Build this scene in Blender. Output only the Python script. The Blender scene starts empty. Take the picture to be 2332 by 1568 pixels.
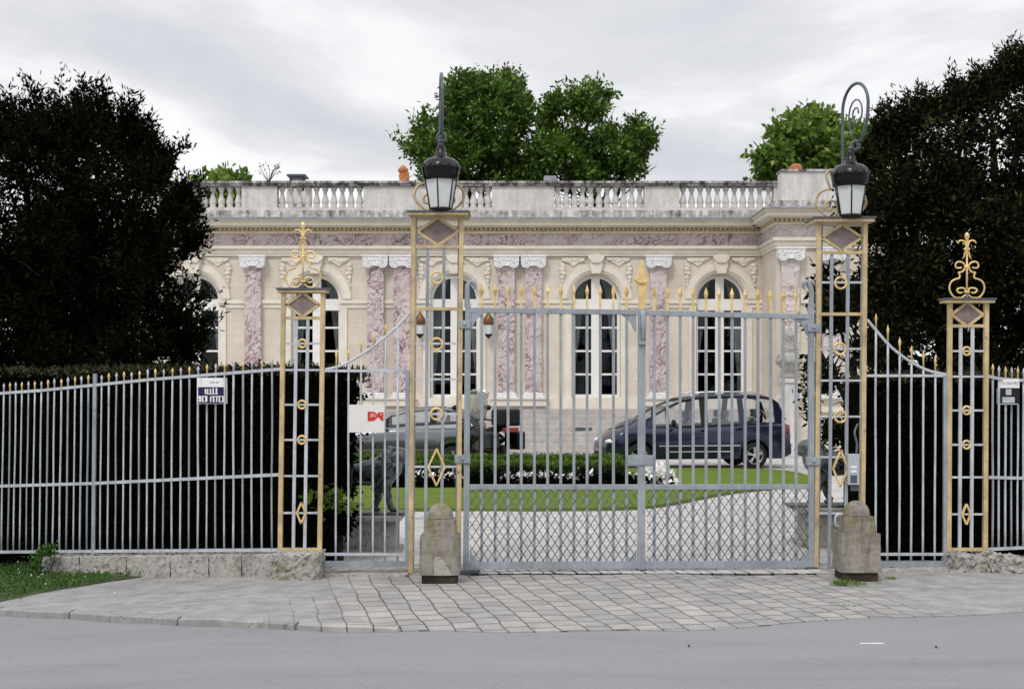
import bpy, math, random
import numpy as np
from mathutils import Vector, Matrix
R = math.radians
random.seed(7); RNG = np.random.default_rng(11)
C = bpy.context.scene.collection
F0, CH, HY, CX = 3080.0, 1.9, 887.0, 1166.0

# ------------------------------------------------------------------ mapping helpers
def at(px, py, d): return Vector(((px-CX)*d/F0, d, CH-(py-HY)*d/F0))
def X(px, d): return (px-CX)*d/F0
def Z(py, d): return CH-(py-HY)*d/F0
_dp = [(-400,16.9),(0,15.7),(637,13.8),(737,13.8),(930,13.95),(1060,14.0),(1850,14.28),(1975,14.28),(2155,14.35),(2250,14.37),(2332,14.7),(2600,15.9)]
def D(px):
    for (a,da),(b,db) in zip(_dp,_dp[1:]):
        if px <= b: return da+(db-da)*(px-a)/(b-a)
    return _dp[-1][1]
def F(px, py, off=0.0):
    return at(px, py, D(px)-off)
def gz(x, y):
    t = min(max(-(x+2.4),0),6)*0.07
    k = 1 if y < 17 else max(0, 1-(y-17)/3)
    return -t*k
def G(px, py, dz=0.0):
    z = 0
    for _ in range(12):
        d = F0*(CH-z)/(py-HY); z = gz(X(px,d), d)+dz
    return Vector((X(px,d), d, z))

# ------------------------------------------------------------------ materials
def newmat(name):
    m = bpy.data.materials.new(name); m.use_nodes = True
    nt = m.node_tree; b = nt.nodes['Principled BSDF']
    return m, nt, b
def nd(nt, t, **k):
    n = nt.nodes.new(t)
    for a, v in k.items():
        if a in n.inputs: n.inputs[a].default_value = v
        else: setattr(n, a, v)
    return n
def ramp(nt, src, stops):
    r = nt.nodes.new('ShaderNodeValToRGB')
    el = r.color_ramp.elements
    while len(el) > 1: el.remove(el[-1])
    el[0].position = stops[0][0]; el[0].color = (*stops[0][1], 1)
    for p, c in stops[1:]:
        e = el.new(p); e.color = (*c, 1)
    nt.links.new(src, r.inputs['Fac']); return r.outputs['Color']
def mix(nt, fac, a, b, mode='MIX'):
    n = nt.nodes.new('ShaderNodeMix'); n.data_type = 'RGBA'; n.blend_type = mode
    def put(i, v):
        if isinstance(v, (tuple, list)): n.inputs[i].default_value = (*v[:3], 1)
        elif isinstance(v, (int, float)): n.inputs[i].default_value = v
        else: nt.links.new(v, n.inputs[i])
    put(0, fac); put(6, a); put(7, b); return n.outputs[2]
def coords(nt, scale=(1,1,1), rot=(0,0,0), world=False):
    if world:
        s = nt.nodes.new('ShaderNodeNewGeometry').outputs['Position']
    else:
        s = nt.nodes.new('ShaderNodeTexCoord').outputs['Object']
    mp = nt.nodes.new('ShaderNodeMapping'); mp.inputs['Scale'].default_value = scale; mp.inputs['Rotation'].default_value = rot
    nt.links.new(s, mp.inputs['Vector']); return mp.outputs['Vector']
def noise(nt, vec, scale, detail=6, rough=0.6, dist=0.0):
    n = nt.nodes.new('ShaderNodeTexNoise'); n.inputs['Scale'].default_value = scale; n.inputs['Detail'].default_value = detail
    n.inputs['Roughness'].default_value = rough; n.inputs['Distortion'].default_value = dist
    nt.links.new(vec, n.inputs['Vector']); return n.outputs['Fac']
def bump(nt, b, h, strength=0.3, dist=0.01, prev=None):
    n = nt.nodes.new('ShaderNodeBump'); n.inputs['Strength'].default_value = strength; n.inputs['Distance'].default_value = dist
    nt.links.new(h, n.inputs['Height'])
    if prev is not None: nt.links.new(prev, n.inputs['Normal'])
    nt.links.new(n.outputs['Normal'], b.inputs['Normal']); return n.outputs['Normal']
def simple(name, col, rough=0.6, metal=0.0, var=0.25, scale=6, bstr=0.15, bd=0.004, spec=0.4, stretch=(1,1,1), rust=0):
    m, nt, b = newmat(name)
    v = coords(nt, stretch, world=True)
    n = noise(nt, v, scale)
    lo = tuple(c*(1-var) for c in col); hi = tuple(min(1, c*(1+var)) for c in col)
    c = ramp(nt, n, [(0.3, lo), (0.7, hi)])
    if rust:
        rf = ramp(nt, noise(nt, v, 13, 8, 0.7), [(0.60,(0,0,0)),(0.68,(rust,)*3)])
        c = mix(nt, rf, c, (0.11,0.06,0.035))
        c = mix(nt, 0.55, c, ramp(nt, noise(nt, coords(nt,(1,1,0.2),world=True), 22, 5, 0.7), [(0.3,(0.62,)*3),(0.6,(1,1,1))]), 'MULTIPLY')
    nt.links.new(c, b.inputs['Base Color'])
    b.inputs['Roughness'].default_value = rough; b.inputs['Metallic'].default_value = metal
    b.inputs['Specular IOR Level'].default_value = spec
    if bstr: bump(nt, b, noise(nt, v, scale*6, 4), bstr, bd)
    return m
def leafmat(name, dark, light, tip, rough=0.5, trans=0.0, scale=1.2, spec=0.25):
    m, nt, b = newmat(name)
    v = coords(nt, world=True)
    n = noise(nt, v, scale, 3)
    isl = nt.nodes.new('ShaderNodeNewGeometry').outputs['Random Per Island']
    c1 = ramp(nt, n, [(0.35, dark), (0.65, light)])
    r2 = ramp(nt, isl, [(0.0, (0,0,0)), (0.75, (0.1,)*3), (1.0, (1,1,1))])
    c = mix(nt, r2, c1, tip)
    nt.links.new(c, b.inputs['Base Color']); b.inputs['Roughness'].default_value = rough
    b.inputs['Specular IOR Level'].default_value = spec
    if trans:
        t = nt.nodes.new('ShaderNodeBsdfTranslucent'); nt.links.new(c, t.inputs['Color'])
        mx = nt.nodes.new('ShaderNodeMixShader'); mx.inputs[0].default_value = trans
        nt.links.new(b.outputs[0], mx.inputs[1]); nt.links.new(t.outputs[0], mx.inputs[2])
        nt.links.new(mx.outputs[0], nt.nodes['Material Output'].inputs['Surface'])
    return m
M = {}
M['gold'] = simple('gold_paint', (0.56,0.43,0.23), 0.45, 0.1, 0.28, 5, 0.15, spec=0.5, rust=0.7)
M['spear'] = simple('gilded_iron', (0.72,0.52,0.22), 0.32, 0.25, 0.25, 12, 0.2, spec=0.6)
M['grey'] = simple('grey_paint', (0.29,0.325,0.36), 0.42, 0.0, 0.2, 3, 0.1, spec=0.5, rust=0.5)
M['pale'] = simple('pale_grey_paint', (0.49,0.52,0.56), 0.35, 0.0, 0.2, 4, 0.1, spec=0.5, rust=0.45)
M['brownpanel'] = simple('brown_marble_inset', (0.20,0.155,0.145), 0.6, 0, 0.3, 14, 0.2)
M['black'] = simple('black_enamel', (0.005,0.005,0.006), 0.22, 0, 0.2, 5, 0.05, spec=0.35)
M['iron'] = simple('dark_grey_iron', (0.10,0.115,0.13), 0.4, 0.3, 0.2, 8, 0.1)
M['frost'] = simple('frosted_lantern_glass', (0.62,0.64,0.64), 0.35, 0, 0.05, 3, 0.0, spec=0.5)
M['white'] = simple('white_paint', (0.80,0.79,0.76), 0.5, 0, 0.05, 5, 0.05)
M['curtain'] = simple('grey_net_curtain', (0.55,0.56,0.56), 0.9, 0, 0.2, 5, 0.0, stretch=(6,1,0.4))
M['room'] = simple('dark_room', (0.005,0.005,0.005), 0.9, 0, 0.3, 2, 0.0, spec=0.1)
M['bronze'] = simple('weathered_bronze', (0.10,0.115,0.12), 0.42, 0.15, 0.85, 11, 0.4, 0.01)
M['terracotta'] = simple('terracotta', (0.45,0.16,0.06), 0.8, 0, 0.3, 12, 0.3)
M['brown'] = simple('dark_bronze_cap', (0.16,0.08,0.03), 0.4, 0.2, 0.4, 14, 0.1)
M['rubber'] = simple('rubber', (0.01,0.01,0.011), 0.8, 0, 0.2, 10, 0.0)
M['alloy'] = simple('alloy', (0.55,0.56,0.58), 0.3, 0.6, 0.1, 5, 0.0)
M['navy'] = simple('navy_car_paint', (0.022,0.028,0.058), 0.12, 0.5, 0.1, 3, 0.0, spec=0.6)
M['blackcar'] = simple('black_car_paint', (0.24,0.25,0.27), 0.18, 0.8, 0.1, 3, 0.0, spec=0.6)
M['bikeblack'] = simple('black_bike_paint', (0.006,0.006,0.007), 0.15, 0.0, 0.1, 3, 0.0, spec=0.5)
for _k in ('navy','blackcar'): M[_k].node_tree.nodes['Principled BSDF'].inputs['IOR'].default_value=1.6
M['chrome'] = simple('chrome', (0.75,0.77,0.8), 0.2, 0.9, 0.05, 5, 0.0)
M['redlens'] = simple('red_lens', (0.28,0.008,0.01), 0.2, 0, 0.1, 5, 0.0, spec=0.6)
M['clearlens'] = simple('headlight_lens', (0.7,0.72,0.75), 0.1, 0.2, 0.1, 5, 0.0, spec=0.8)
M['seatcloth'] = simple('grey_seat_cloth', (0.09,0.095,0.10), 0.9, 0, 0.2, 5, 0.0)
M['signwhite'] = simple('sign_white', (0.80,0.80,0.80), 0.4, 0, 0.04, 5, 0.0)
M['signcream'] = simple('sign_cream', (0.72,0.70,0.67), 0.5, 0, 0.04, 5, 0.0)
M['signblue'] = simple('sign_blue', (0.006,0.006,0.06), 0.4, 0, 0.1, 5, 0.0)
M['signblack'] = simple('sign_black', (0.006,0.006,0.007), 0.4, 0, 0.1, 5, 0.0)
M['signgrey'] = simple('sign_grey', (0.45,0.48,0.52), 0.5, 0, 0.25, 40, 0.0)
M['signred'] = simple('sign_red', (0.55,0.03,0.015), 0.4, 0, 0.15, 30, 0.0)
M['ink'] = simple('sign_ink', (0.10,0.10,0.11), 0.6, 0, 0.1, 5, 0.0)
M['box'] = simple('intercom_grey', (0.42,0.45,0.49), 0.5, 0, 0.1, 8, 0.0)
M['bark'] = simple('bark', (0.018,0.015,0.011), 0.9, 0, 0.4, 8, 0.6, 0.02, stretch=(1,1,0.3))
M['petal'] = simple('white_petals', (0.85,0.83,0.82), 0.6, 0, 0.05, 9, 0.0)
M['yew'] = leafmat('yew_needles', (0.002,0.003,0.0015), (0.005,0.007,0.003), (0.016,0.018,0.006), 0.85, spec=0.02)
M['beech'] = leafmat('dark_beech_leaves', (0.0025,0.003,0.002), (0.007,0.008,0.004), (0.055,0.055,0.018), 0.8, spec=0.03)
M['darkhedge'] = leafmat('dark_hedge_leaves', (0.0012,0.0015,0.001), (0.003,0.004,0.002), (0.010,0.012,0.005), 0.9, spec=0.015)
M['hedgetop'] = leafmat('hedge_top_leaves', (0.007,0.008,0.003), (0.022,0.021,0.006), (0.09,0.08,0.018), 0.6)  # lighter, browner leaves along the clipped hedge tops
M['green'] = leafmat('tree_leaves', (0.014,0.04,0.005), (0.065,0.14,0.016), (0.30,0.44,0.08), 0.5, 0.4)
M['light'] = leafmat('light_tree_leaves', (0.05,0.11,0.014), (0.14,0.24,0.035), (0.36,0.45,0.10), 0.5, 0.3)
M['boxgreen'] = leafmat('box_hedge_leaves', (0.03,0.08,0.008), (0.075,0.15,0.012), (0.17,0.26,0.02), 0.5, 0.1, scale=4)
M['boxshade'] = leafmat('box_hedge_shade_leaves', (0.010,0.025,0.004), (0.025,0.055,0.008), (0.07,0.12,0.02), 0.6, 0.0, scale=4)  # darker copy of the box leaves: shade on the hedge faces painted in
M['vergeleaf'] = leafmat('verge_leaves', (0.02,0.07,0.01), (0.05,0.14,0.02), (0.20,0.28,0.08), 0.6, 0.15, scale=5)

def stone_wall_mat():
    m, nt, b = newmat('cream_ashlar')
    v = coords(nt, world=True)
    sep = nd(nt, 'ShaderNodeSeparateXYZ'); nt.links.new(v, sep.inputs[0])
    cb = nd(nt, 'ShaderNodeCombineXYZ'); nt.links.new(sep.outputs['X'], cb.inputs['X']); nt.links.new(sep.outputs['Z'], cb.inputs['Y'])
    br = nd(nt, 'ShaderNodeTexBrick'); nt.links.new(cb.outputs[0], br.inputs['Vector'])
    br.inputs['Scale'].default_value = 1; br.inputs['Brick Width'].default_value = 0.95; br.inputs['Row Height'].default_value = 0.36
    br.inputs['Mortar Size'].default_value = 0.006; br.inputs['Bias'].default_value = 0
    br.inputs['Color1'].default_value = (0.74,0.69,0.60,1); br.inputs['Color2'].default_value = (0.69,0.635,0.56,1); br.inputs['Mortar'].default_value = (0.58,0.53,0.46,1)
    n = noise(nt, v, 1.3, 8)
    c = mix(nt, 0.5, br.outputs['Color'], ramp(nt, n, [(0.3,(0.62,0.56,0.48)),(0.7,(1,1,1))]), 'MULTIPLY')
    nt.links.new(c, b.inputs['Base Color']); b.inputs['Roughness'].default_value = 0.85
    bump(nt, b, noise(nt, v, 25, 5), 0.2, 0.01)
    return m
M['ashlar'] = stone_wall_mat()
M['cream'] = simple('cream_moulding', (0.72,0.67,0.585), 0.85, 0, 0.10, 2.5, 0.15)
M['buff'] = simple('buff_dentils', (0.50,0.40,0.23), 0.85, 0, 0.25, 6, 0.2)
def weathered(name, base, dirt, amt=0.5, scale=1.6):
    m, nt, b = newmat(name); v = coords(nt, world=True)
    n1 = noise(nt, v, scale, 10, 0.7); n2 = noise(nt, coords(nt, (1,1,0.25), world=True), scale*3, 6, 0.7)
    mu = nd(nt, 'ShaderNodeMath', operation='MULTIPLY'); nt.links.new(n1, mu.inputs[0]); nt.links.new(n2, mu.inputs[1])
    f = ramp(nt, mu.outputs[0], [(0.30-0.16*amt,(0,0,0)),(0.42-0.1*amt,(1,1,1))])
    c = mix(nt, f, dirt, base)
    c = mix(nt, 0.4, c, ramp(nt, noise(nt, v, 20, 4), [(0.3,(0.7,)*3),(0.7,(1,)*3)]), 'MULTIPLY')
    nt.links.new(c, b.inputs['Base Color']); b.inputs['Roughness'].default_value = 0.9
    bump(nt, b, noise(nt, v, 18, 6), 0.35, 0.02); return m
M['parapet'] = weathered('parapet_stone', (0.70,0.675,0.655), (0.50,0.48,0.46), 1.0)
M['dirtyrail'] = weathered('stained_coping', (0.62,0.61,0.60), (0.06,0.055,0.05), 0.62, 2.2)
M['course'] = weathered('streaked_course', (0.72,0.70,0.68), (0.12,0.11,0.10), 0.95, 2.6)
M['steps'] = weathered('step_stone', (0.55,0.505,0.48), (0.42,0.38,0.36), 0.7)
M['capital'] = simple('white_capital', (0.76,0.76,0.77), 0.7, 0, 0.15, 12, 0.3, 0.01)
M['oxide'] = simple('red_necking', (0.22,0.02,0.02), 0.7, 0, 0.2, 12, 0.1)
M['lead'] = simple('lead_gutter', (0.30,0.31,0.36), 0.5, 0.1, 0.3, 5, 0.1)
def marble(name, pale, mid, vein):
    m, nt, b = newmat(name)
    v = coords(nt, (1,1,1), (0,R(35),0), world=True)
    nz = nd(nt, 'ShaderNodeTexNoise', Scale=1.6, Detail=5); nt.links.new(v, nz.inputs['Vector'])
    vv = nd(nt, 'ShaderNodeVectorMath', operation='MULTIPLY_ADD')
    nt.links.new(nz.outputs['Color'], vv.inputs[0]); vv.inputs[1].default_value = (0.9,0.9,0.9); nt.links.new(v, vv.inputs[2])
    mp = nd(nt, 'ShaderNodeMapping'); mp.inputs['Scale'].default_value = (1,1,2.6); nt.links.new(vv.outputs[0], mp.inputs['Vector'])
    c1 = ramp(nt, noise(nt, mp.outputs[0], 1.3, 7, 0.65), [(0.32,mid),(0.45,pale),(0.55,tuple(x*0.85 for x in pale)),(0.68,mid)])
    vo = nd(nt, 'ShaderNodeTexVoronoi', feature='DISTANCE_TO_EDGE', Scale=3.4); nt.links.new(mp.outputs[0], vo.inputs['Vector'])
    f = ramp(nt, vo.outputs['Distance'], [(0.0,(1,1,1)),(0.04,(0.7,)*3),(0.085,(0,0,0))])
    f2 = ramp(nt, noise(nt, v, 1.7, 4), [(0.36,(0,0,0)),(0.52,(0.95,)*3)])
    ff = nd(nt, 'ShaderNodeMath', operation='MULTIPLY'); nt.links.new(f, ff.inputs[0]); nt.links.new(f2, ff.inputs[1])
    c = mix(nt, ff.outputs[0], c1, vein)
    nt.links.new(c, b.inputs['Base Color']); b.inputs['Roughness'].default_value = 0.45; return m
M['marble'] = marble('pink_marble', (0.62,0.54,0.54), (0.43,0.29,0.31), (0.13,0.045,0.06))
M['marble2'] = marble('pale_marble', (0.68,0.62,0.60), (0.58,0.48,0.47), (0.26,0.17,0.17))
def old_stone():
    m, nt, b = newmat('old_limestone'); v = coords(nt, world=True)
    c = ramp(nt, noise(nt, v, 3.2, 10, 0.7), [(0.28,(0.09,0.075,0.06)),(0.38,(0.32,0.30,0.27)),(0.5,(0.46,0.44,0.41)),(0.7,(0.40,0.38,0.35))])
    pit = ramp(nt, noise(nt, v, 22, 8, 0.75), [(0.36,(0.16,0.14,0.12)),(0.47,(1,1,1))])
    c = mix(nt, 0.85, c, pit, 'MULTIPLY')
    moss = ramp(nt, noise(nt, v, 5, 6), [(0.60,(0,0,0)),(0.72,(0.8,)*3)])
    c = mix(nt, moss, c, (0.16,0.15,0.05))
    nt.links.new(c, b.inputs['Base Color']); b.inputs['Roughness'].default_value = 0.95
    n = bump(nt, b, noise(nt, v, 9, 10, 0.75), 0.9, 0.05); return m
M['oldstone'] = old_stone()
def bollard_mat():
    m, nt, b = newmat('bollard_stone'); v = coords(nt, world=True)
    c = ramp(nt, noise(nt, v, 4, 10, 0.7), [(0.25,(0.12,0.105,0.085)),(0.45,(0.25,0.225,0.195)),(0.75,(0.36,0.335,0.30))])
    st = ramp(nt, noise(nt, coords(nt,(1,1,0.22),world=True), 16, 6, 0.7), [(0.34,(0.35,)*3),(0.52,(1,1,1))])
    c = mix(nt, 0.7, c, st, 'MULTIPLY')
    sep = nd(nt,'ShaderNodeSeparateXYZ'); nt.links.new(v, sep.inputs[0])
    h = nd(nt,'ShaderNodeMapRange'); nt.links.new(sep.outputs['Z'], h.inputs[0]); h.inputs[1].default_value=0.28; h.inputs[2].default_value=0.50
    ms = nd(nt,'ShaderNodeMath',operation='MULTIPLY'); nt.links.new(h.outputs[0], ms.inputs[0])
    nt.links.new(ramp(nt, noise(nt, v, 7, 6), [(0.48,(0,0,0)),(0.62,(0.75,)*3)]), ms.inputs[1])
    c = mix(nt, ms.outputs[0], c, (0.17,0.155,0.045))
    nt.links.new(c, b.inputs['Base Color']); b.inputs['Roughness'].default_value = 0.95
    bump(nt, b, noise(nt, v, 14, 10, 0.7), 0.7, 0.03); return m
M['bollard'] = bollard_mat(); M['footstone'] = simple('dark_brown_stone', (0.035,0.026,0.018), 0.9, 0, 0.7, 9, 0.5, 0.02)  # foot stone is a very dark mottled brown
def paving():
    m, nt, b = newmat('worn_setts'); v0 = coords(nt, world=True)
    wob = nd(nt,'ShaderNodeTexNoise', Scale=1.6, Detail=4); nt.links.new(v0, wob.inputs['Vector'])
    vv = nd(nt,'ShaderNodeVectorMath',operation='MULTIPLY_ADD'); nt.links.new(wob.outputs['Color'], vv.inputs[0]); vv.inputs[1].default_value=(0.075,0.09,0); nt.links.new(v0, vv.inputs[2])
    mp = nd(nt,'ShaderNodeMapping'); mp.inputs['Rotation'].default_value = (0,0,R(-101)); nt.links.new(vv.outputs[0], mp.inputs['Vector'])
    m2 = nd(nt,'ShaderNodeVectorMath',operation='MULTIPLY'); nt.links.new(mp.outputs[0], m2.inputs[0]); m2.inputs[1].default_value=(0.6,1,1)
    br = nd(nt,'ShaderNodeTexBrick'); nt.links.new(m2.outputs[0], br.inputs['Vector'])
    br.inputs['Scale'].default_value=1; br.inputs['Brick Width'].default_value=0.16; br.inputs['Row Height'].default_value=0.205; br.inputs['Mortar Size'].default_value=0.0075
    br.inputs['Mortar Smooth'].default_value = 0.35; br.offset = 0.37
    br.inputs['Color1'].default_value=(0.49,0.47,0.45,1); br.inputs['Color2'].default_value=(0.36,0.355,0.35,1); br.inputs['Mortar'].default_value=(0.13,0.12,0.105,1)
    worn = ramp(nt, noise(nt, v0, 5, 10, 0.7), [(0.3,(0.27,0.265,0.26)),(0.5,(0.38,0.375,0.37)),(0.7,(0.45,0.445,0.435))])
    vo = nd(nt,'ShaderNodeTexVoronoi', feature='DISTANCE_TO_EDGE', Scale=3.2); nt.links.new(vv.outputs[0], vo.inputs['Vector'])
    crk = ramp(nt, vo.outputs['Distance'], [(0,(0.25,)*3),(0.012,(1,)*3)])
    cm = ramp(nt, noise(nt, v0, 1.1, 3), [(0.40,(0,0,0)),(0.55,(0.8,)*3)])
    worn = mix(nt, cm, worn, mix(nt, 1.0, worn, crk, 'MULTIPLY'))
    sep = nd(nt,'ShaderNodeSeparateXYZ'); nt.links.new(v0, sep.inputs[0])
    a = nd(nt,'ShaderNodeMath',operation='SUBTRACT'); nt.links.new(sep.outputs['X'], a.inputs[0]); a.inputs[1].default_value = 0.95
    ab = nd(nt,'ShaderNodeMath',operation='ABSOLUTE'); nt.links.new(a.outputs[0], ab.inputs[0])
    ad = nd(nt,'ShaderNodeMath',operation='MULTIPLY_ADD'); nt.links.new(noise(nt, v0, 1.2, 4), ad.inputs[0]); ad.inputs[1].default_value=1.6; nt.links.new(ab.outputs[0], ad.inputs[2])
    f = nd(nt,'ShaderNodeMapRange'); nt.links.new(ad.outputs[0], f.inputs[0]); f.inputs[1].default_value=3.0; f.inputs[2].default_value=3.8
    mot = ramp(nt, noise(nt, v0, 3, 8, 0.65), [(0.3,(0.62,0.61,0.60)),(0.7,(1.0,1.0,1.0))])
    c = mix(nt, f.outputs[0], br.outputs['Color'], worn)
    c = mix(nt, 0.9, c, mot, 'MULTIPLY')
    grit = ramp(nt, noise(nt, v0, 60, 4), [(0.3,(0.8,)*3),(0.7,(1.0,)*3)])
    c = mix(nt, 0.8, c, grit, 'MULTIPLY')
    ms = ramp(nt, noise(nt, v0, 2.2, 8, 0.7), [(0.62,(0,0,0)),(0.70,(1,1,1))])
    mm = nd(nt,'ShaderNodeMath',operation='MULTIPLY'); nt.links.new(ms, mm.inputs[0]); nt.links.new(br.outputs['Fac'], mm.inputs[1])
    c = mix(nt, mm.outputs[0], c, (0.10,0.11,0.03))
    nt.links.new(c, b.inputs['Base Color']); b.inputs['Roughness'].default_value=0.8
    inv = nd(nt,'ShaderNodeMath',operation='MULTIPLY'); nt.links.new(br.outputs['Fac'], inv.inputs[0])
    iv = nd(nt,'ShaderNodeMath',operation='SUBTRACT'); iv.inputs[0].default_value=1; nt.links.new(f.outputs[0], iv.inputs[1]); nt.links.new(iv.outputs[0], inv.inputs[1])
    neg = nd(nt,'ShaderNodeMath',operation='MULTIPLY'); nt.links.new(inv.outputs[0], neg.inputs[0]); neg.inputs[1].default_value=-1
    p = bump(nt, b, neg.outputs[0], 0.8, 0.02); bump(nt, b, noise(nt, v0, 14, 8, 0.7), 0.35, 0.02, p); return m
M['paving'] = paving()
def asphalt():
    m, nt, b = newmat('asphalt'); v0 = coords(nt, world=True)
    c = ramp(nt, noise(nt, coords(nt,(0.16,1,1),world=True), 1.3, 8, 0.62), [(0.3,(0.205,0.212,0.225)),(0.5,(0.25,0.255,0.265)),(0.7,(0.275,0.275,0.28))])
    g = ramp(nt, noise(nt, v0, 90, 3), [(0.3,(0.66,)*3),(0.7,(1.15,)*3)])
    c = mix(nt, 0.7, c, g, 'MULTIPLY')
    vo = nd(nt,'ShaderNodeTexVoronoi', feature='DISTANCE_TO_EDGE', Scale=0.35)
    wob = nd(nt,'ShaderNodeTexNoise', Scale=1.2, Detail=6); nt.links.new(v0, wob.inputs['Vector'])
    vv = nd(nt,'ShaderNodeVectorMath',operation='MULTIPLY_ADD'); nt.links.new(wob.outputs['Color'], vv.inputs[0]); vv.inputs[1].default_value=(1.0,1.0,0); nt.links.new(v0, vv.inputs[2])
    nt.links.new(vv.outputs[0], vo.inputs['Vector'])
    c = mix(nt, 0.28, c, ramp(nt, vo.outputs['Distance'], [(0,(0.6,)*3),(0.004,(1,)*3)]), 'MULTIPLY')
    nt.links.new(c, b.inputs['Base Color']); b.inputs['Roughness'].default_value=0.75
    bump(nt, b, noise(nt, v0, 120, 3), 0.25, 0.006); return m
M['asphalt'] = asphalt()
M['gravel'] = simple('pale_gravel', (0.49,0.475,0.455), 0.95, 0, 0.28, 3.5, 0.8, 0.03)
M['lawn'] = simple('lawn_grass', (0.115,0.165,0.024), 0.9, 0, 0.16, 2.2, 0.6, 0.02, spec=0.1)
M['soil'] = simple('dark_soil', (0.005,0.005,0.003), 1.0, 0, 0.3, 6, 0.3, spec=0.0)
M['earth'] = simple('rough_ground', (0.06,0.07,0.03), 0.95, 0, 0.4, 1, 0.3)
def glassmat(name, tint, glossy):
    m = bpy.data.materials.new(name); m.use_nodes = True; nt = m.node_tree; nt.nodes.clear()
    o = nt.nodes.new('ShaderNodeOutputMaterial'); t = nt.nodes.new('ShaderNodeBsdfTransparent'); t.inputs[0].default_value = (*tint,1)
    g = nt.nodes.new('ShaderNodeBsdfGlossy'); g.inputs['Roughness'].default_value = 0.02; g.inputs['Color'].default_value=(0.9,0.95,1,1)
    x = nt.nodes.new('ShaderNodeMixShader'); x.inputs[0].default_value = glossy
    nt.links.new(t.outputs[0], x.inputs[1]); nt.links.new(g.outputs[0], x.inputs[2]); nt.links.new(x.outputs[0], o.inputs['Surface']); return m
M['pane'] = glassmat('window_glass', (0.75,0.78,0.78), 0.015)
M['carglass'] = glassmat('car_glass', (0.93,0.95,0.96), 0.10)

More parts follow.
